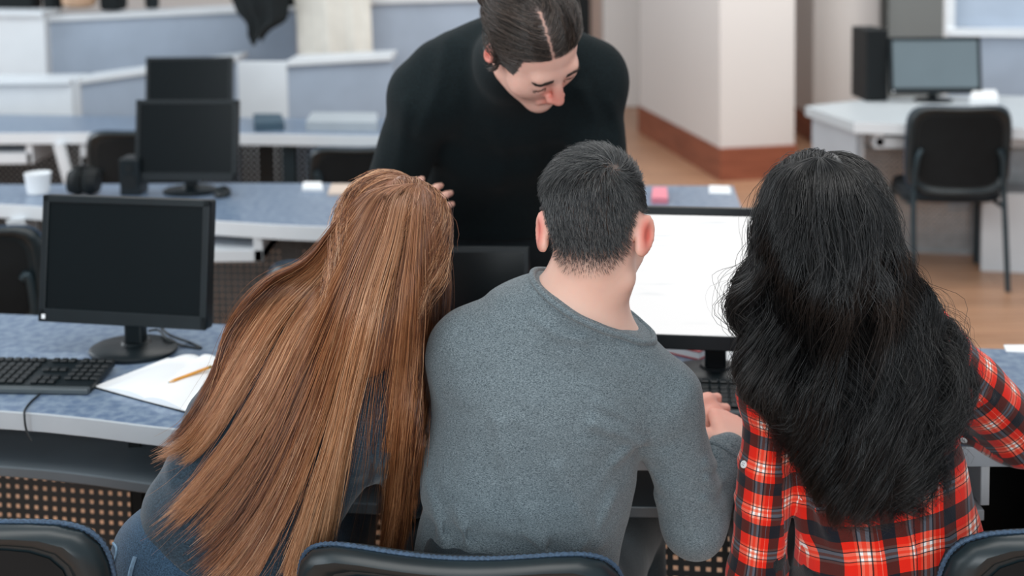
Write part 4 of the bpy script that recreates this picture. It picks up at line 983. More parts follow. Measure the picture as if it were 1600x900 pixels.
boy = person('person in a plain grey sweater seen from behind, seated between the two long-haired people', P(800, 900, 1.95))
bh = P(930, 357, 1.985); bR = frame((.24, .90, -.34), (.08, .36, .93))
nb_ = P(903, 480, 1.985)
SL, SR = P(738, 545, 2.0), P(1035, 622, 2.0)
EL, WL_ = np.array([.0, 2.27, .80]), P(1046, 655, 2.225)
ER, WR = P(1084, 816, 2.02), P(1141, 704, 2.12)
rows = [(P(806, 990, 1.97), .150, .115), (P(806, 880, 1.985), .140, .105), (P(824, 740, 1.995), .150, .110), (P(848, 620, 2.005), .158, .112), (P(880, 535, 2.005), .118, .085)]
ntop = bh + bR @ np.array([0, -.022, -.05]); ndir = unit(ntop - nb_)
def boy_body():
    s = SDF(); s_T = add_head(s, bh, bR, sc=1.07, ear_out=.62)
    s.cone(bh + bR @ np.array([0, -.022, -.05]), nb_, .054, .055, .03)
    spine_secs(s, rows, .05); s.cone(nb_, P(885, 520, 1.99), .06, .07, .05)
    s.cone(P(860, 510, 2.0), SL, .055, .055, .05); s.cone(P(930, 530, 2.0), SR, .055, .052, .05)
    arm(s, SL, EL, WL_, (.05, .04, .038, .028)); arm(s, SR, ER, WR, (.05, .042, .040, .028))
    add_hand(s, WR, (P(1138, 612, 2.30) - WR), (.15, -.8, .55), 1, curl=.6, thumb=.5)
    add_hand(s, WL_, unit(P(1128, 646, 2.24) - WL_), (.0, -.85, .5), -1, curl=.72, thumb=.5)
    hip = P(806, 990, 1.97); hip[2] = .53
    legs_seated(s, hip + np.array([-.10, .02, 0]), hip + np.array([.10, .02, 0]), hip + np.array([-.17, .43, -.03]), hip + np.array([.24, .43, -.03]), hip + np.array([-.17, .38, -.46]), hip + np.array([.24, .38, -.46]))
    return s, hip
sB, bhip = boy_body()
allp = [bh, SL, SR, EL, ER, WL_, WR, bhip, bhip + np.array([.24, .6, -.5]), bhip + np.array([-.2, .6, -.5])]
lo, hi = bounds(allp, .16); lo[2] = -.01
ob, vb, qb = grow('body', sB, lo, hi, .0042, M_skin, boy)
ql = (vb - bh) @ bR
ear = np.exp(-((np.abs(ql[:, 0]) - .088) / .012) ** 2 - ((ql[:, 1] + .02) / .03) ** 2 - ((ql[:, 2] + .01) / .035) ** 2)
handz = np.exp(-(np.minimum(np.linalg.norm(vb - WR - unit(P(1132, 625, 2.36) - WR) * .12, axis=1), np.linalg.norm(vb - WL_ - np.array([.08, 0, 0]), axis=1)) / .09) ** 4)
attr(ob, 'flush', np.clip(.95 * ear + .32 * handz, 0, 1))
hl = lambda q: np.where(q[:, 1] < -.03, -.082 + .052 * np.clip(np.abs(q[:, 0]) / .066, 0, 1.2) ** 4, -.012 + np.where(q[:, 1] > -.02, .03 + .8 * (q[:, 1] + .02), 0))      # lower edge of the hair
nape = lambda q: np.clip((q[:, 2] - hl(q)) / .055, 0, 1)
eargap = lambda q: (np.abs(q[:, 0]) > .066) & (q[:, 2] < .026) & (np.abs(q[:, 1] + .018) < .03)
attr(ob, 'scalp', np.where((np.linalg.norm(ql, axis=1) < .15) & ~eargap(ql), np.clip((np.clip((ql[:, 2] - hl(ql) + .010) / .062, 0, 1)) ** 1.1, 0, .92), 0))
# sweater
def sweater():
    s = SDF(); g = .013
    spine_secs(s, rows, .06, g + .004)
    s.cone(nb_ + ndir * .075, P(885, 520, 1.99), .0600, .084, .035)
    s.cone(P(850, 505, 2.0), SL, .065, .064, .06); s.cone(P(935, 535, 2.0), SR, .066, .062, .06)
    s.cone(SL, EL, .063, .052, .025); s.cone(EL, WL_ * .8 + EL * .2, .052, .038, .02)
    w2 = WR * .95 + ER * .05
    s.cone(SR, ER, .061, .056, .03); s.cone(ER, w2, .055, .037, .02)
    s.cut(P(806, 945, 1.95), (0, 0, -1)); 
    # neck opening
    s.cut(nb_ + ndir * .016, unit(ndir + np.array([.30, .30, 0])))
    s.fn(shoulders_fold([
        ([(925, 640), (965, 660), (1003, 690)], .011, .0085), ([(930, 612), (975, 640), (1005, 672)], .008, .004), ([(960, 705), (985, 690), (1003, 684)], .010, .005),
        ([(778, 640), (800, 720), (835, 800), (858, 845)], .014, .006), ([(870, 700), (905, 775), (935, 830)], .013, .007), ([(672, 770), (690, 820), (700, 850)], .012, .006), ([(718, 780), (735, 830), (742, 850)], .010, .005),
        ([(660, 820), (760, 808), (860, 825)], .016, -.005), ([(958, 760), (935, 800), (905, 830)], .012, .005),
        ([(835, 495), (875, 515), (910, 520)], .008, .004), ([(760, 478), (800, 470), (850, 466)], .008, .003), ([(880, 478), (930, 500), (955, 520)], .006, .003),
        ([(1110, 740), (1135, 760), (1152, 770)], .007, .005), ([(1112, 765), (1135, 790), (1150, 795)], .007, .005), ([(1108, 795), (1128, 815), (1140, 820)], .007, .004),
        ([(1000, 700), (1008, 760), (1030, 800)], .010, -.006), ([(1040, 720), (1060, 780), (1080, 830)], .014, .003)], 1.93))
    s.fn(lambda X, d: d - .0035 * noise3(X * np.array([1, 1, .55]), 13, 4) - .0016 * noise3(X + .2 * noise3(X, 9, 2)[:, None] * .1, 34, 6))
    return s
sS = sweater()
M_sweat = cloth_mat('heather_grey_knit', '#424d53', '#7d898e', 400, .5, stretch=(1, 1, 2.2), p=(.33, .67))
lo, hi = bounds([SL, SR, EL, ER, WR, WL_, nb_, P(806, 880, 1.97)], .15); lo[2] = P(806, 965, 1.95)[2]
osw, vs_, qs_ = grow('sweater', sS, lo, hi, .0042, M_sweat, boy)
# ribbed collar and cuff
def ring_on(f, c, ax, r0_, n=64, out=.0):
    """closed loop where the surface of f meets the plane through c"""
    ax = unit(ax); u = unit(np.cross(ax, [.3, 1, .2])); w = np.cross(ax, u); a = np.linspace(0, 2 * np.pi, n, endpoint=False); D = np.cos(a)[:, None] * u + np.sin(a)[:, None] * w
    X = c + D * r0_
    for _ in range(30): X = X - D * (np.clip(f(X), -.02, .02) * .7)[:, None]
    return X + D * out
cax = unit(ndir + np.array([.30, .30, 0])); cc_ = nb_ + ndir * .0115
rg = ring_on(sS, cc_, cax, .12, out=.001); b = MB(); b.tube([loc_(boy, p) for p in rg], .0058, n=10, closed=True); col_ = b.build('collar', M_sweat, osw, smooth=True)
wax = unit(WR - ER); w2 = WR * .95 + ER * .05; rg = ring_on(sS, w2 - wax * .012, wax, .07, n=40, out=.0); b = MB(); b.tube([loc_(boy, p) for p in rg], .0055, n=8, closed=True); b.build('cuff', M_sweat, osw, smooth=True)
# trousers
M_dark = cloth_mat('charcoal_denim', '#20282d', '#2f3a40', 420, .4)
def trousers(hip, kl, kr, fl, fr, top, Y0, rad=1.0, w=.165, d=.125, u=(1, 0, 0), c2=None, body=None):
    s = SDF(); s.sec(hip, c2 if c2 is not None else hip + np.array([0, -.02, .12]), u, (w, d), (w - .01, d - .01), .05)
    for h_, kn, ft in ((hip + np.array([-.09, .02, 0]), kl, fl), (hip + np.array([.09, .02, 0]), kr, fr)):
        s.cone(h_, kn, .094 * rad, .072 * rad, .04); s.cone(kn, ft, .068 * rad, .052 * rad, .02)
    if body is not None: s.fn(lambda X, d: np.where(d < .06, np.minimum(d, body(X) - .009), d))
    s.cut((0, 0, top), (0, 0, 1)); s.cut((0, 0, .075), (0, 0, -1)); s.fn(lambda X, d: d - .003 * noise3(X, 16, 8)); return s
sT = trousers(bhip, bhip + np.array([-.17, .43, -.03]), bhip + np.array([.24, .43, -.03]), bhip + np.array([-.17, .38, -.46]), bhip + np.array([.24, .38, -.46]), .70, 1.97, body=sB)
lo, hi = bounds([bhip, bhip + np.array([.24, .45, -.5]), bhip + np.array([-.2, .45, 0.2])], .2); lo[2] = .0
grow('trousers', sT, lo, hi, .008, M_dark, boy)
M_shoe = mat('dark_shoe_leather', '#1a1d20', .5, var=.1, vscale=30)
def shoes(root, feet, fd=(0, 1, 0)):
    for ft in feet:
        s = SDF(); a = np.array(ft, float); a[2] = .045; t = a + np.array(fd) * .17; t[2] = .036; s.cone(a, t, .048, .042, .02); h_ = a.copy(); h_[2] = .10; s.cone(a, h_, .046, .048, .02); s.cut((0, 0, .002), (0, 0, -1), .01)
        lo, hi = bounds([a, t, h_], .06); grow('shoe', s, lo, hi, .007, M_shoe, root)
shoes(boy, [bhip + np.array([-.17, .38, -.46]), bhip + np.array([.24, .38, -.46])])
# short hair
M_hb = hair_mat('dark_brown_hair', ['#191b1c', '#2d2f31', '#47494a', '#6e6d6b'], .40)
ww, Dw = trace(sB, [962], [262]); wh = (CAM + Dw[0] * ww[0] - bh) @ bR; wdir = unit(wh)
def boy_dir(q, t, r):
    n_ = q / np.linalg.norm(q, axis=1, keepdims=True); rad_ = n_ - wdir * (n_ @ wdir)[:, None]; rad_ /= np.maximum(np.linalg.norm(rad_, axis=1, keepdims=True), 1e-6)
    sw = np.cross(np.broadcast_to(wdir, q.shape), rad_); top = np.clip((q[:, 2] - .03) / .05, 0, 1)[:, None]
    return rad_ * .9 + sw * .45 + np.array([-.15, .35, 0]) * top + np.array([0, 0, -.9]) * (1 - top) + r.normal(0, .16, q.shape)
def boy_cond(q, r):
    return (r.uniform(0, 1, len(q)) < (.06 + .94 * nape(q) ** .9) * (nape(q) > .01)) & ~eargap(q) & ~((np.linalg.norm(q - wh, axis=1) < .006) & (r.uniform(0, 1, len(q)) < .8))
scalp_hair(sB, bh, bR, 42000, boy_cond, boy_dir, lambda q: .0028 + .009 * nape(q) ** 1.6 + .032 * np.clip((q[:, 2] - .03) / .06, 0, 1), M_hb, boy, 'hair', rad=.00042, K=7, lift=lambda q: .10 + .50 * np.clip((q[:, 2] - .03) / .06, 0, 1), lo=.006, radf=lambda q: .42 + .58 * nape(q))

# ================================================================== the person with long auburn hair
girl = person('person with very long straight auburn hair and a dark denim shirt, leaning over', P(340, 900, 1.95))
gh = P(618, 388, 2.03); gR = frame((.36, .86, -.38), (.20, .40, .90))
gn = P(590, 505, 2.06)
gSL, gSR = P(432, 520, 2.17), P(590, 640, 1.98)
gEL, gWL = P(480, 630, 2.29), P(605, 528, 2.27)
gER, gWR = P(652, 760, 2.10), P(660, 614, 2.28)
gu = unit(np.array([.78, -.30, -.42]))
ghip = P(335, 985, 1.97); ghip[2] = .535
grow_rows = [(P(330, 960, 1.97), .165, .125, (.95, -.1, -.25)), (P(365, 830, 1.99), .130, .105, (.9, -.15, -.3)), (P(428, 700, 2.03), .135, .105, (.82, -.25, -.4)), (P(505, 590, 2.06), .150, .105, gu), (P(560, 520, 2.07), .09, .08, gu)]
def girl_body(g=0.0, cloth=False):
    s = SDF()
    if not cloth:
        add_head(s, gh, gR, sc=.97, female=True); s.cone(gh + gR @ np.array([0, -.02, -.05]), gn, .050, .055, .03)
    spine_secs(s, grow_rows, .06, g); s.cone(gn if not cloth else gn + np.array([0, -.005, .004]), P(545, 560, 2.06), .056 + g, .08 + g, .05)
    s.cone(P(540, 545, 2.07), gSL, .06 + g, .052 + g, .06); s.cone(P(555, 560, 2.05), gSR, .06 + g, .052 + g, .06)
    if not cloth:
        arm(s, gSL, gEL, gWL, (.047, .037, .035, .026)); arm(s, gSR, gER, gWR, (.047, .037, .036, .026))
        add_hand(s, gWR, (-.02, .25, .97), (.6, .7, 0), 1, curl=.5, size=.95)
        add_hand(s, gWL, P(640, 455, 2.20) - gWL, (-.3, .9, .2), -1, curl=.45, size=.93)
        legs_seated(s, ghip + np.array([-.09, .0, 0]), ghip + np.array([.09, .0, 0]), ghip + np.array([-.08, .42, -.03]), ghip + np.array([.16, .42, -.03]), ghip + np.array([-.08, .38, -.46]), ghip + np.array([.16, .38, -.46]), .95)
    else:
        s.cone(gSL, gEL, .058, .048, .02); s.cone(gEL, gWL * .68 + gEL * .32, .048, .036, .02); s.cone(gSR, gER, .060, .052, .03); s.cone(gER, gWR * .86 + gER * .14, .050, .036, .02)
    return s
sG = girl_body(); lo, hi = bounds([gh, gSL, gSR, gEL, gER, gWL, gWR, ghip + np.array([.2, .55, -.55]), ghip], .17); lo[2] = -.01
og, vg, qg = grow('body', sG, lo, hi, .005, M_skin, girl); attr(og, 'flush', np.clip(np.exp(-(np.linalg.norm(vg - gWR, axis=1) / .12) ** 4), 0, 1) * .6)
qg_ = (vg - gh) @ gR; attr(og, 'scalp', ((np.linalg.norm(qg_, axis=1) < .15) & ((qg_[:, 2] > .06) | (qg_[:, 1] < .0)) & (qg_[:, 2] > -.07)) * .6)
sGS = girl_body(.015, True); hemn = unit((-.45, -.25, -1.0)); sGS.cut(P(232, 862, 1.88), hemn)
sGS.fn(shoulders_fold([([(250, 760), (300, 800), (370, 850)], .014, .004), ([(560, 600), (600, 640), (615, 700)], .014, .004), ([(545, 640), (560, 700), (555, 760)], .012, .004), ([(600, 720), (590, 770), (570, 800)], .010, .004)], 1.9))
sGS.fn(lambda X, d: d - .004 * noise3(X, 12, 14) - .0015 * noise3(X, 36, 15))
M_denim = cloth_mat('dark_blue_grey_denim', '#1e2c36', '#324350', 260, .5, stretch=(1, 1, 1.6))
lo, hi = bounds([gSL, gSR, gEL, gER, gWL, gWR, gn, P(330, 900, 1.97)], .2)
ogs, _, _ = grow('denim_shirt', sGS, lo, hi, .005, M_denim, girl)
# jeans with hip pocket and belt loop
M_jean = cloth_mat('blue_denim', '#203547', '#3a556d', 380, .5, stretch=(1, 1, 1.5))
sGJ = trousers(ghip, ghip + np.array([-.08, .42, -.03]), ghip + np.array([.16, .42, -.03]), ghip + np.array([-.08, .38, -.46]), ghip + np.array([.16, .38, -.46]), 9, 1.97, .95, w=.186, d=.14, body=sG, c2=P(335, 880, 1.98), u=(.95, -.1, -.25))
sGJ.cut(P(280, 800, 1.9), -hemn)
lo, hi = bounds([ghip, ghip + np.array([.2, .45, -.56]), ghip + np.array([-.2, .45, 0.3])], .2); lo[2] = 0
ogj, _, _ = grow('jeans', sGJ, lo, hi, .006, M_jean, girl)
M_seam = mat('pale_denim_seam', '#6f8ba3', .9, var=.15, vscale=200)
def on_surface(f, pxs, off, lift=.0):
    t, D = trace(f, [p[0] for p in pxs], [p[1] for p in pxs], off=off); ok = ~np.isnan(t); return (CAM + D * t[:, None])[ok]
def seam(f, pxs, name, m, root, rad=.0025, off=.001, n=40):
    pts = on_surface(f, resample(pxs, n), off)
    if len(pts) > 3: b = MB(); b.tube([p - np.array(girl.location) for p in pts], rad, n=6); return b.build(name, m, root, smooth=True)
seam(sGJ, [(178, 800), (170, 822), (172, 842), (182, 858), (176, 885), (172, 905)], 'pocket_seam', M_seam, ogj, .002)
seam(sGJ, [(211, 870), (204, 895), (202, 910)], 'belt_loop', M_seam, ogj, .004)
seam(sGS, [(186, 785), (196, 820), (222, 852), (258, 886), (290, 915)], 'hem', M_denim, ogs, .0035)
shoes(girl, [ghip + np.array([-.08, .38, -.46]), ghip + np.array([.16, .38, -.46])])
# metal studs along the shirt's collar
M_steel = mat('polished_steel', '#b9c3c8', .22, metal=1.0, var=.05, vscale=40)
for p, q in (((613, 507), (610, 514)), ((608, 518), (605, 526)), ((602, 531), (599, 538)), ((597, 543), (593, 550))):
    pp = on_surface(sGS, [p, q], .002)
    if len(pp) == 2:
        a, c = pp; n = grad(sGS, ((a + c) / 2)[None])[0]; ax = unit(c - a); sd = np.cross(n, ax); b = MB(); o_ = (a + c) / 2 - np.array(girl.location)
        base = [b.bm.verts.new(V3(o_ + ax * u_ * .0058 + sd * v_ * .0058)) for u_, v_ in ((1, 1), (-1, 1), (-1, -1), (1, -1))]; tip_ = [b.bm.verts.new(V3(o_ + n * .0045 + ax * u_ * .002 + sd * v_ * .002)) for u_, v_ in ((1, 1), (-1, 1), (-1, -1), (1, -1))]
        b.bm.faces.new(base); b.bm.faces.new(tip_)
        for k in range(4): b.bm.faces.new((base[k], base[(k + 1) % 4], tip_[(k + 1) % 4], tip_[k]))
        b.build('metal_stud', M_steel, ogs)
# hair
both = lambda A, B: (lambda X: np.minimum(A(X), B(X)))
fG = both(both(sG, sGS), sGJ)
M_hg = hair_mat('auburn_hair', ['#35190e', '#6a3d25', '#9f6740', '#c48f66', '#dcb390'], .36, .6, root='#8e6650')
gu1 = [
 [(630, 288), (575, 300), (528, 345), (480, 405), (415, 440), (360, 505), (333, 580), (285, 665), (220, 718)],
 [(634, 287), (585, 300), (545, 350), (500, 420), (440, 480), (385, 570), (335, 660), (290, 715), (238, 735)],
 [(638, 287), (592, 302), (556, 360), (515, 440), (465, 520), (415, 620), (365, 700), (295, 785), (224, 846)],
 [(642, 287), (600, 302), (568, 365), (532, 450), (492, 550), (450, 650), (400, 750), (335, 835), (262, 890)],
 [(645, 287), (610, 302), (582, 370), (550, 460), (520, 560), (485, 670), (440, 780), (385, 870), (330, 935)],
 [(648, 287), (620, 302), (598, 375), (570, 460), (545, 560), (515, 680), (480, 790), (450, 880), (430, 940)],
 [(650, 287), (632, 304), (615, 380), (592, 460), (572, 545), (545, 660), (520, 780), (500, 880), (490, 950)],
 [(652, 287), (645, 304), (635, 380), (622, 460), (608, 560), (592, 660), (575, 780), (560, 880), (550, 950)],
 [(654, 287), (656, 305), (652, 380), (648, 460), (640, 560), (632, 660), (622, 780), (608, 870), (600, 930)],
 [(656, 287), (668, 306), (676, 380), (678, 460), (668, 550), (655, 640), (640, 740), (630, 830), (622, 900)],
 [(658, 288), (680, 312), (696, 385), (701, 455), (692, 530), (668, 610), (652, 700), (642, 790), (632, 860)],
]
def girl_s(r, n):
    s = r.uniform(-.01, 1.01, n); w = (s > .605) & (s < .745) & (r.uniform(0, 1, n) < .9); s[w] += np.where(r.uniform(0, 1, w.sum()) < .5, -.11, .14); w = (s > .435) & (s < .495) & (r.uniform(0, 1, n) < .75); s[w] += np.where(r.uniform(0, 1, w.sum()) < .6, -.06, .06); return s
cap = SDF(); Tg = lambda p: gh + gR @ np.array(p, float)
cap.ell(Tg((0, -.02, .028)), (.084, .100, .094), gR, k=.01); cap.cut(Tg((0, .055, .06)), gR @ np.array([0, 1, .25])); cap.ell(Tg((0, -.045, -.07)), (.078, .062, .09), gR, k=.04)
cap.ell(Tg((0, -.05, -.14)), (.068, .055, .075), gR, k=.04)
cv, cq = surface_nets(cap, gh - .26, gh + .22, .006)
GL = np.array([.02, .06, .10, .19, .215, .28, .31, .34, .37, .40, .425, .515, .54, .565, .585, .78, .80, .835, .87, .905, .94, .97, 1.0])
hair_sheet('hair', gu1, both(fG, cap), M_hg, girl, 620, 22, K=30, locks=(GL, .9, .35), off=.004, thick=(.004, .034), rad=.00055, seed=11, width=(.010, .0045), tip=(.80, 1.0), srange=girl_s, wave=(.004, 1.3, .3), extra=(cv, cq, .25), stray=.04)

def girl_dir(q, t, r):
    side = np.sign(q[:, 0] - .012)[:, None]; near = np.clip(1 - np.abs(q[:, 0] - .012) / .06, 0, 1)[:, None] * (q[:, 2] > .05)[:, None]
    return side * np.array([1., 0, 0]) * (.5 * near + .12) + np.array([0, -.55, -.9]) + r.normal(0, .05, q.shape)
def crown(f, c, R, m, root, n, seed, rad=.0005, dirf=girl_dir, cond=None, L0=.12):
    return scalp_hair(f, c, R, n, cond or (lambda q, r: (q[:, 2] > .0) & (q[:, 1] < .075)), dirf, lambda q: np.full(len(q), L0), m, root, 'crown_hair', rad=rad, K=10, lift=.06, seed=seed, off=.002, lo=.006)
crown(both(sG, cap), gh, gR, M_hg, girl, 15000, 31)
hair_sheet('stray_hair', gu1, both(fG, cap), M_hg, girl, 110, 3, K=30, off=.004, thick=(.006, .04), rad=.00035, seed=33, width=(.012, .02), tip=(.6, 1.0), wave=(.008, 1.8, .3), stray=.3)
hair_sheet('stray_hair', gu1, both(fG, cap), M_hg, girl, 5, 6, K=30, off=.004, thick=(.006, .03), rad=.0004, seed=35, width=(.012, .010), tip=(.6, .8), wave=(.012, 1.5, .3), stray=.3, smin=.60, smax=.74)
# ================================================================== the person with black wavy hair in the plaid shirt
plaid = person('person with long wavy black hair in a red plaid shirt, seated at the right', P(1385, 900, 1.93))
ph_ = P(1285, 360, 1.98); pR = frame((-.12, .92, -.36), (-.06, .36, .93))
pn = P(1300, 500, 2.02)
pSL, pSR = P(1208, 618, 1.97), P(1425, 520, 2.05)
pEL, pWL = P(1181, 900, 1.98), P(1240, 930, 2.25)
pER, pWR = P(1592, 676, 2.15), P(1432, 622, 2.22)
phip = P(1395, 1000, 1.95); phip[2] = .535
prow = [(P(1398, 990, 1.94), .165, .12), (P(1388, 850, 1.95), .125, .10), (P(1368, 730, 1.98), .120, .098), (P(1335, 620, 2.01), .132, .10), (P(1308, 545, 2.02), .09, .08)]
pu = (.95, 0, .25)
def plaid_body(g=0.0, cloth=False):
    s = SDF()
    if not cloth: add_head(s, ph_, pR, sc=.97, female=True); s.cone(ph_ + pR @ np.array([0, -.02, -.05]), pn, .049, .054, .03)
    spine_secs(s, prow, .05, g, u=pu); s.cone(pn - (np.array([0, 0, .03]) if cloth else 0), P(1312, 570, 2.01), .056 + g, .08 + g, .05)
    s.cone(P(1290, 570, 2.01), pSL, .058 + g, .050 + g, .05); s.cone(P(1335, 550, 2.02), pSR, .058 + g, .05 + g, .05)
    if not cloth:
        arm(s, pSL, pEL, pWL, (.045, .036, .035, .026)); arm(s, pSR, pER, pWR, (.045, .037, .036, .027))
        add_hand(s, pWL, (.3, .5, .15), (.2, -.3, .9), -1, curl=.4, size=.93)
        add_hand(s, pWR, P(1352, 505, 2.16) - pWR, (.35, .75, .3), 1, curl=.75, size=.93)
        legs_seated(s, phip + np.array([-.09, .0, 0]), phip + np.array([.09, .0, 0]), phip + np.array([-.13, .42, -.03]), phip + np.array([.13, .42, -.03]), phip + np.array([-.13, .38, -.46]), phip + np.array([.13, .38, -.46]), .92)
    else:
        s.cone(pSL, pEL, .047, .046, .014); s.cone(pEL, pWL * .8 + pEL * .2, .048, .038, .02); s.cone(pSR, pER, .060, .058, .02); s.cone(pER, pWR * .68 + pER * .32, .058, .050, .02)
    return s
sP = plaid_body(); lo, hi = bounds([ph_, pSL, pSR, pEL, pER, pWL, pWR, phip + np.array([.2, .55, -.55]), phip], .17); lo[2] = -.01
op, vp, qp = grow('body', sP, lo, hi, .005, M_skin, plaid); attr(op, 'flush', np.zeros(len(vp)))
qp_ = (vp - ph_) @ pR; attr(op, 'scalp', ((np.linalg.norm(qp_, axis=1) < .15) & ((qp_[:, 2] > .06) | (qp_[:, 1] < .0)) & (qp_[:, 2] > -.07)) * .9)
sPS = plaid_body(.014, True)
sPS.fn(shoulders_fold([([(1265, 780), (1300, 830), (1310, 900)], .012, .006), ([(1330, 770), (1350, 830), (1350, 900)], .010, .005), ([(1240, 740), (1262, 770), (1268, 830)], .010, -.006), ([(1440, 780), (1470, 830), (1500, 860)], .012, .006), ([(1390, 800), (1420, 850), (1425, 900)], .010, .004),
   ([(1500, 640), (1540, 660), (1590, 665)], .010, .006), ([(1490, 600), (1530, 620), (1560, 640)], .009, -.005), ([(1460, 540), (1490, 560), (1505, 590)], .009, .005), ([(1165, 740), (1195, 755), (1225, 750)], .008, .004), ([(1158, 800), (1185, 815), (1220, 810)], .008, .004), ([(1430, 470), (1450, 500), (1470, 530)], .009, .005)], 1.93))
sPS.fn(lambda X, d: d - .004 * noise3(X, 13, 24) - .0012 * noise3(X, 40, 25))
sPS.cut(P(1390, 960, 1.94), (0, 0, -1))
def plaid_mat():
    m = bpy.data.materials.new('red_plaid_flannel'); m.use_nodes = True; nt = m.node_tree; b = nt.nodes['Principled BSDF']
    at = nt.nodes.new('ShaderNodeAttribute'); at.attribute_name = 'weave'; sp = nt.nodes.new('ShaderNodeSeparateXYZ'); nt.links.new(at.outputs['Vector'], sp.inputs[0])
    def band(axis, period, stops):
        mo = nt.nodes.new('ShaderNodeMath'); mo.operation = 'DIVIDE'; mo.inputs[1].default_value = period; nt.links.new(sp.outputs[axis], mo.inputs[0])
        fr = nt.nodes.new('ShaderNodeMath'); fr.operation = 'FRACT'; nt.links.new(mo.outputs[0], fr.inputs[0])
        r = nt.nodes.new('ShaderNodeValToRGB'); cr = r.color_ramp; cr.interpolation = 'CONSTANT'
        while len(cr.elements) < len(stops): cr.elements.new(.5)
        for e_, (p_, c_) in zip(cr.elements, stops): e_.position = p_; e_.color = L(c_)
        nt.links.new(fr.outputs[0], r.inputs[0]); return r.outputs[0]
    red, blk, wht, dk, org = '#de2515', '#191c24', '#f4f0ee', '#2a1518', '#ee6a50'
    warp = [(0, blk), (.27, red), (.50, org), (.545, blk), (.57, wht), (.62, org), (.69, wht), (.745, blk), (.77, org), (.82, red), (.90, wht), (.912, red)]
    weft = [(0, blk), (.30, red), (.55, org), (.60, blk), (.62, wht), (.67, org), (.73, wht), (.79, blk), (.81, org), (.86, red)]
    A = band(0, .076, warp); B = band(1, .074, weft)
    tw = nt.nodes.new('ShaderNodeTexChecker'); tw.inputs['Scale'].default_value = 900; nt.links.new(at.outputs['Vector'], tw.inputs['Vector'])
    mx = nt.nodes.new('ShaderNodeMix'); mx.data_type = 'RGBA'; mx.blend_type = 'MULTIPLY'; mx.inputs[0].default_value = 1; nt.links.new(A, mx.inputs[6]); nt.links.new(B, mx.inputs[7])
    gm = nt.nodes.new('ShaderNodeGamma'); gm.inputs[1].default_value = .5; nt.links.new(mx.outputs[2], gm.inputs[0]); nt.links.new(gm.outputs[0], b.inputs['Base Color']); b.inputs['Roughness'].default_value = .95; b.inputs['Specular IOR Level'].default_value = .15; b.inputs['Sheen Weight'].default_value = .15
    n = nt.nodes.new('ShaderNodeTexNoise'); n.inputs['Scale'].default_value = 420; tc = nt.nodes.new('ShaderNodeTexCoord'); nt.links.new(tc.outputs['Object'], n.inputs['Vector'])
    bp = nt.nodes.new('ShaderNodeBump'); bp.inputs['Strength'].default_value = .35; bp.inputs['Distance'].default_value = .0012; nt.links.new(n.outputs['Fac'], bp.inputs['Height']); nt.links.new(bp.outputs[0], b.inputs['Normal'])
    return m
M_plaid = plaid_mat()
lo, hi = bounds([pSL, pSR, pEL, pER, pWR, pWL, pn, P(1395, 960, 1.95)], .17)
ops, vps, qps = grow('plaid_shirt', sPS, lo, hi, .005, M_plaid, plaid)
def weave(v, q):
    """cloth coordinates per face corner: each sleeve and the back carry their own thread directions"""
    fc = v[q].mean(1); limbs = []
    tor_a, tor_b = P(1392, 940, 1.95), P(1315, 560, 2.02)
    limbs.append((tor_a, tor_b, np.array([1., 0, 0]), .128))
    for a, b in ((pSL, pEL), (pEL, pWL), (pSR, pER), (pER, pWR)): limbs.append((a, b, None, .05))
    best = np.full(len(q), 9.); out = np.zeros((len(q), 4, 3)); V = v[q]
    for i, (a, b, u, rad) in enumerate(limbs):
        ba = b - a; ln = np.linalg.norm(ba); ax = ba / ln; h = np.clip((fc - a) @ ax / ln, 0, 1); dist = np.linalg.norm(fc - a - h[:, None] * ba, axis=1) - rad
        if i == 0: dist = dist - .035
        sel = dist < best; best = np.where(sel, dist, best)
        w = V[sel] - a
        if u is not None:
            x = (w @ np.array([1., 0, 0])) + .0; y = w[..., 1]; c = np.stack([x - .25 * w[..., 2] * 0 - y * .25 * np.sign(x), w @ ax, np.zeros_like(x)], -1)
        else:
            e1 = unit(np.cross(ax, [0, 1, 0])); e2 = np.cross(ax, e1); an = np.arctan2(w @ e1, -(w @ e2) * np.sign(e2[1] + 1e-9) * -1)
            ref = np.arctan2((fc[sel] - a) @ e1, (fc[sel] - a) @ e2)[:, None]; an = np.arctan2(w @ e1, w @ e2); an = ref + (an - ref + np.pi) % (2 * np.pi) - np.pi
            c = np.stack([an * .052 + .3, w @ ax + .02 * i, np.zeros_like(an)], -1)
        out[sel] = c
    return out
a_ = ops.data.attributes.new('weave', 'FLOAT_VECTOR', 'CORNER'); a_.data.foreach_set('vector', np.ascontiguousarray(weave(vps, qps), dtype=np.float32).ravel())
M_button = mat('white_button', '#dfe2e2', .35, var=.03, vscale=60)
def button(px, py):
    t, D = trace(sPS, [px], [py], off=.0005); p = CAM + D[0] * t[0]; n = grad(sPS, p[None])[0]; b = MB(); q = p - np.array(plaid.location)
    b.cyl(q, q + n * .003, .0062, n=24); e1 = unit(np.cross(n, [0, 0, 1])); e2 = np.cross(n, e1)
    o = b.build('button', M_button, ops, bevel=.0008); b = MB()
    for i in (-1, 1):
        for j in (-1, 1): c_ = q + n * .003 + e1 * i * .0016 + e2 * j * .0016; b.cyl(c_ - n * .001, c_ + n * .0003, .0007, n=8)
    b.build('button_holes', M_blkm, o)
button(1163, 726); button(1506, 687)
sPT = trousers(phip, phip + np.array([-.13, .42, -.03]), phip + np.array([.13, .42, -.03]), phip + np.array([-.13, .38, -.46]), phip + np.array([.13, .38, -.46]), .65, 1.95, 1.0, w=.168, d=.13, body=sP)
M_blkjean = cloth_mat('black_denim', '#14181b', '#22282c', 420, .4)
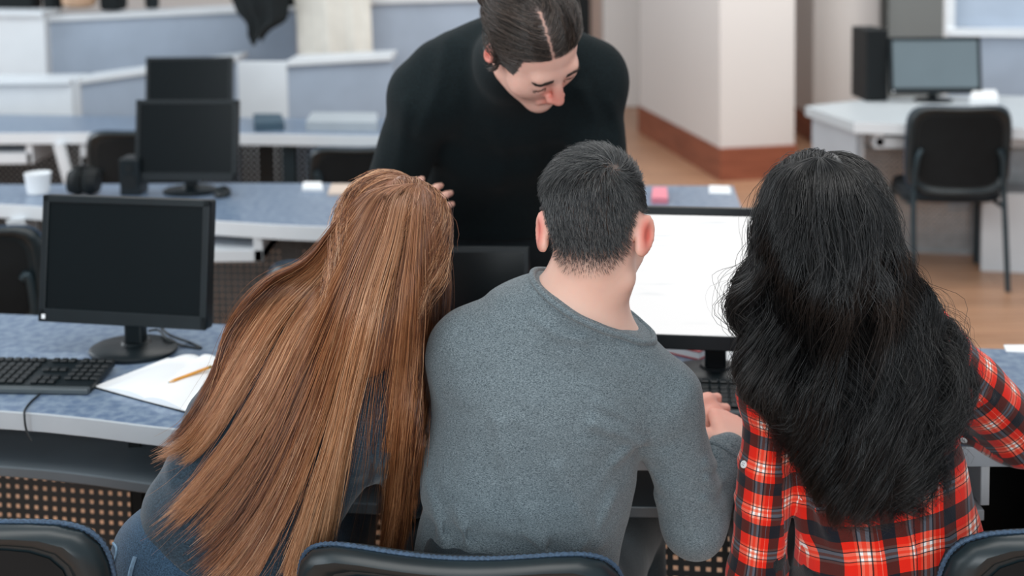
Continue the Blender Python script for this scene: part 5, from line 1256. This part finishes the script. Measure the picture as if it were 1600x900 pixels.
lo, hi = bounds([phip, phip + np.array([.2, .45, -.56]), phip + np.array([-.2, .45, 0.25])], .18); lo[2] = 0
grow('trousers', sPT, lo, hi, .008, M_blkjean, plaid)
shoes(plaid, [phip + np.array([-.13, .38, -.46]), phip + np.array([.13, .38, -.46])])
M_hp = hair_mat('black_hair', ['#060707', '#121314', '#202122', '#3c3a39'], .36, .55)
fP = both(sP, sPS)
gp1 = [
 [(1270, 246), (1215, 270), (1186, 330), (1172, 410), (1160, 470), (1168, 540), (1185, 600), (1215, 640), (1195, 665)],
 [(1272, 246), (1225, 270), (1200, 330), (1185, 410), (1178, 490), (1195, 560), (1225, 630), (1245, 690), (1240, 740)],
 [(1274, 246), (1237, 270), (1215, 335), (1205, 420), (1205, 510), (1225, 590), (1255, 670), (1275, 740), (1290, 790)],
 [(1276, 246), (1250, 268), (1235, 335), (1230, 430), (1238, 530), (1260, 620), (1285, 700), (1305, 770), (1325, 815)],
 [(1278, 246), (1265, 268), (1258, 340), (1258, 430), (1270, 530), (1290, 630), (1315, 715), (1335, 780), (1350, 825)],
 [(1280, 246), (1280, 268), (1282, 340), (1288, 430), (1300, 530), (1322, 630), (1345, 715), (1362, 780), (1375, 830)],
 [(1283, 246), (1297, 268), (1308, 335), (1318, 425), (1335, 530), (1355, 630), (1375, 715), (1390, 775), (1400, 820)],
 [(1286, 246), (1315, 268), (1333, 330), (1347, 415), (1368, 515), (1390, 620), (1408, 700), (1420, 760), (1425, 805)],
 [(1289, 246), (1330, 268), (1357, 325), (1373, 405), (1398, 500), (1425, 600), (1442, 680), (1450, 740), (1455, 790)],
 [(1292, 246), (1342, 272), (1376, 330), (1392, 400), (1422, 475), (1455, 560), (1470, 640), (1472, 700), (1465, 750)],
 [(1294, 247), (1350, 280), (1388, 340), (1403, 410), (1440, 470), (1478, 530), (1500, 585), (1490, 630), (1470, 660)],
]
capp = SDF(); Tp = lambda p: ph_ + pR @ np.array(p, float)
capp.ell(Tp((0, -.02, .028)), (.092, .104, .098), pR, k=.01); capp.cut(Tp((0, .055, .06)), pR @ np.array([0, 1, .25])); capp.ell(Tp((0, -.04, -.07)), (.098, .066, .11), pR, k=.05)
cv, cq = surface_nets(capp, ph_ - .24, ph_ + .24, .006)
hair_sheet('hair', gp1, both(fP, capp), M_hp, plaid, 660, 22, K=38, locks=(np.linspace(.02, .98, 16), .78, .3, True), off=.004, thick=(.004, .05), rad=.0005, seed=21, width=(.012, .008), tip=(.80, 1.0), wave=(.031, 3.3, .22), extra=(cv, cq, .2), stray=.14)
crown(both(sP, capp), ph_, pR, M_hp, plaid, 15000, 41)
hair_sheet('stray_hair', gp1, both(fP, capp), M_hp, plaid, 90, 3, K=38, off=.004, thick=(.012, .06), rad=.00035, seed=23, width=(.02, .03), tip=(.55, 1.0), wave=(.03, 3.6, .1), smin=-.05, smax=1.05, stray=.5)

# ================================================================== the standing person bending over the desk
man = person('standing person in a black turtleneck with slicked-back dark hair, bending over the front desk', P(790, 320, 3.2))
mh = P(834, 69, 2.38); mR = frame((.46, -.40, -.79), (.21, -.818, .536))
mn = P(795, 98, 2.56)
mSL, mSR = P(924, 134, 2.70), P(662, 152, 2.70)           # his left (at the right of the photo), his right
mEL, mWL = P(938, 310, 2.74), P(890, 498, 2.74)
mER, mWR = P(604, 335, 2.84), P(606, 352, 2.62)
mhip = P(775, 325, 3.03)
mrow = [(P(775, 360, 3.03), .165, .115), (P(775, 270, 2.98), .155, .115), (P(785, 200, 2.88), .170, .12), (P(795, 140, 2.77), .175, .115), (P(800, 105, 2.69), .12, .085)]
def man_body(g=0.0, cloth=False):
    s = SDF()
    if not cloth: add_head(s, mh, mR, sc=1.07, ear_out=.34); s.cone(mh + mR @ np.array([0, -.025, -.05]), mn, .056, .062, .03)
    spine_secs(s, mrow, .05, g); s.cone(mn, P(798, 125, 2.70), .062 + g, .085 + g, .05)
    s.cone(P(830, 112, 2.69), mSL, .062 + g, .062 + g, .05); s.cone(P(765, 112, 2.69), mSR, .062 + g, .062 + g, .05)
    s.cone(P(862, 84, 2.66), P(925, 112, 2.70), .052 + g, .055 + g, .05); s.cone(P(765, 80, 2.66), P(690, 108, 2.70), .052 + g, .055 + g, .05)
    if not cloth:
        arm(s, mSL, mEL, mWL); arm(s, mSR, mER, mWR)
        add_hand(s, mWL, (.05, -.9, -.12), (0, -.1, .95), -1, curl=.15); add_hand(s, mWR, (.80, -.2, .38), (.2, -.9, .3), 1, curl=.45)
        for sx in (-1, 1):
            h_ = mhip + np.array([sx * .1, .0, -.05]); kn = np.array([h_[0] + sx * .03, h_[1] + .02, .50]); ft = np.array([h_[0] + sx * .05, h_[1] + .08, .09])
            s.cone(h_, kn, .09, .062, .04); s.cone(kn, ft, .058, .038, .02); t = ft + np.array([0, -.16, 0]); t[2] = .03; a = ft.copy(); a[2] = .035; s.cone(ft, a, .036, .036, .02); s.cone(a, t, .036, .027, .02)
    else:
        s.cone(mSL, mEL, .070, .064, .03); s.cone(mEL, mWL * .95 + mEL * .05, .062, .042, .02); s.cone(mSR, mER, .070, .068, .03); s.cone(mER, mWR * .93 + mER * .07, .062, .042, .02)
        s.cone(mn, mn + unit(mh + mR @ np.array([0, -.025, -.05]) - mn) * .085, .068, .064, .03)
    return s
sM = man_body(); lo, hi = bounds([mh, mSL, mSR, mEL, mER, mWL, mWR, mhip + np.array([.25, .2, 0]), mhip - np.array([.25, .2, 0])], .18); lo[2] = -.01
om, vm, qm = grow('body', sM, lo, hi, .0045, M_skin, man)
qm_ = (vm - mh) @ mR
mear = np.exp(-((np.abs(qm_[:, 0]) - .088) / .016) ** 2 - ((qm_[:, 1] + .02) / .03) ** 2 - ((qm_[:, 2] + .01) / .035) ** 2)
nose = np.exp(-(np.linalg.norm(qm_ - np.array([0, .105, -.028]), axis=1) / .028) ** 2); lips = np.exp(-(np.linalg.norm((qm_ - np.array([0, .09, -.069])) / np.array([.022, .02, .010]), axis=1)) ** 2)
attr(om, 'flush', np.clip(.8 * mear + .65 * nose + .7 * lips + .12, 0, 1))
front = lambda q: .078 - .25 * np.abs(q[:, 0]) ** 1.0                                  # hairline height at the forehead
def m_scalp(q):
    fr = np.clip((q[:, 2] - (.075 - 6.0 * q[:, 0] ** 2)) / .006, 0, 1) * (q[:, 1] > .02)
    bk = np.clip((q[:, 2] + .04 + .6 * (np.clip(q[:, 1] + .02, 0, 1) * 0)) / .02, 0, 1) * (q[:, 1] <= .02) * np.clip(1 - ((q[:, 1] > -.035) & (q[:, 2] < .022) & (np.abs(q[:, 0]) > .055)), 0, 1)
    side = ((q[:, 1] > .02) & (q[:, 1] < .045) & (q[:, 2] > .0) & (np.abs(q[:, 0]) > .055)) * 1.0
    return np.clip(np.maximum(np.maximum(fr, bk), side), 0, 1)
PARTX = .014
part_line = lambda q: (np.abs(q[:, 0] - PARTX - .003 * np.sin(q[:, 1] * 40)) < .0022) & (q[:, 1] > -.012) & (q[:, 2] > .03)
attr(om, 'scalp', np.where(np.linalg.norm(qm_, axis=1) < .16, m_scalp(qm_) * .95 * (1 - .5 * part_line(qm_)), 0))
sMS = man_body(.016, True)
sMS.fn(shoulders_fold([([(700, 60), (690, 120), (660, 200)], .016, .006), ([(730, 80), (735, 150), (720, 230)], .018, -.005), ([(905, 130), (925, 180), (915, 260)], .016, .007), ([(640, 150), (630, 220), (620, 290)], .016, .005), ([(770, 190), (790, 240), (780, 300)], .018, .005), ([(850, 200), (860, 250), (845, 300)], .016, -.005), ([(950, 150), (965, 200), (960, 260)], .012, .005)], 2.72))
sMS.fn(lambda X, d: d - .005 * noise3(X, 11, 34)); sMS.cut(mhip - np.array([0, 0, .05]), (0, 0, -1))
M_blksw = cloth_mat('black_knit', '#0b1315', '#131e21', 300, .5, sheen=.02)
lo, hi = bounds([mSL, mSR, mEL, mER, mWL, mWR, mn, mhip], .19); oms, _, _ = grow('turtleneck_sweater', sMS, lo, hi, .006, M_blksw, man)
sMT = SDF(); sMT.sec(mhip + np.array([0, 0, .06]), mhip + np.array([0, .0, -.06]), (1, 0, 0), (.16, .12), (.165, .125), .05)
feet = []
for sx in (-1, 1):
    h_ = mhip + np.array([sx * .1, .0, -.05]); kn = np.array([h_[0] + sx * .03, h_[1] + .02, .50]); ft = np.array([h_[0] + sx * .05, h_[1] + .08, .09]); feet.append(ft)
    sMT.cone(h_, kn, .10, .075, .04); sMT.cone(kn, ft, .072, .06, .02)
sMT.cut((0, 0, .07), (0, 0, -1)); sMT.cut(mhip + np.array([0, 0, .09]), (0, 0, 1)); lo, hi = bounds(feet + [mhip], .22); lo[2] = 0
grow('trousers', sMT, lo, hi, .008, M_blkjean, man); shoes(man, feet, (0, -1, 0))
# slicked hair towards the bun
M_hm = hair_mat('dark_slick_hair', ['#1a1512', '#2a221e', '#40352e', '#61534a'], .36, .6)
bun_l = np.array([.040, -.118, .030])
def man_dir(q, t, r):
    d = bun_l - q; d = d / np.linalg.norm(d, axis=1, keepdims=True); sd = np.sign(q[:, 0] - PARTX)[:, None] * np.array([1., 0, 0])
    near = np.clip(1 - np.abs(q[:, 0] - PARTX) / .035, 0, 1)[:, None] * (q[:, 1] > -.02)[:, None] * (q[:, 2] > .04)[:, None]
    return d + sd * near * 1.1 + np.array([0, 0, -.25]) * (np.abs(q[:, 0]) > .05)[:, None] + r.normal(0, .035, q.shape)
bun = SDF(); bc = mh + mR @ bun_l; bun.ell(bc, (.030, .026, .030), mR); bv, bq_ = surface_nets(bun, bc - .05, bc + .05, .004)
rz_ = np.random.default_rng(77)
scalp_hair(sM, mh, mR, 26000, lambda q, r: (m_scalp(q) > .4) & ~part_line(q), man_dir, lambda q: rz_.uniform(.06, .11, len(q)), M_hm, man, 'hair', rad=.0006, K=10, lift=.2, seed=9, off=.0012, lo=.014, extra=(bv, bq_, .3))
# eyebrows
def brow_cond(q, r): return (q[:, 1] > .05) & (np.abs(np.abs(q[:, 0]) - .031) < .017) & (np.abs(q[:, 2] - .024 + .32 * np.maximum(0, np.abs(q[:, 0]) - .030)) < .0052)
scalp_hair(sM, mh, mR, 60000, brow_cond, lambda q, t, r: np.stack([np.sign(q[:, 0]), 0 * q[:, 0], .18 + 0 * q[:, 0]], 1), lambda q: np.full(len(q), .009), M_hm, man, 'eyebrows', rad=.00045, K=4, lift=.2, seed=12)
scalp_hair(sM, mh, mR, 60000, lambda q, r: (q[:, 1] > .05) & (np.abs(np.abs(q[:, 0]) - .033) < .013) & (np.abs(q[:, 2] + .010) < .0016), lambda q, t, r: np.stack([.3 * np.sign(q[:, 0]), .6 + 0 * q[:, 0], -.3 + 0 * q[:, 0]], 1), lambda q: np.full(len(q), .007), M_hm, man, 'eyelashes', rad=.00028, K=4, lift=.5, seed=14)
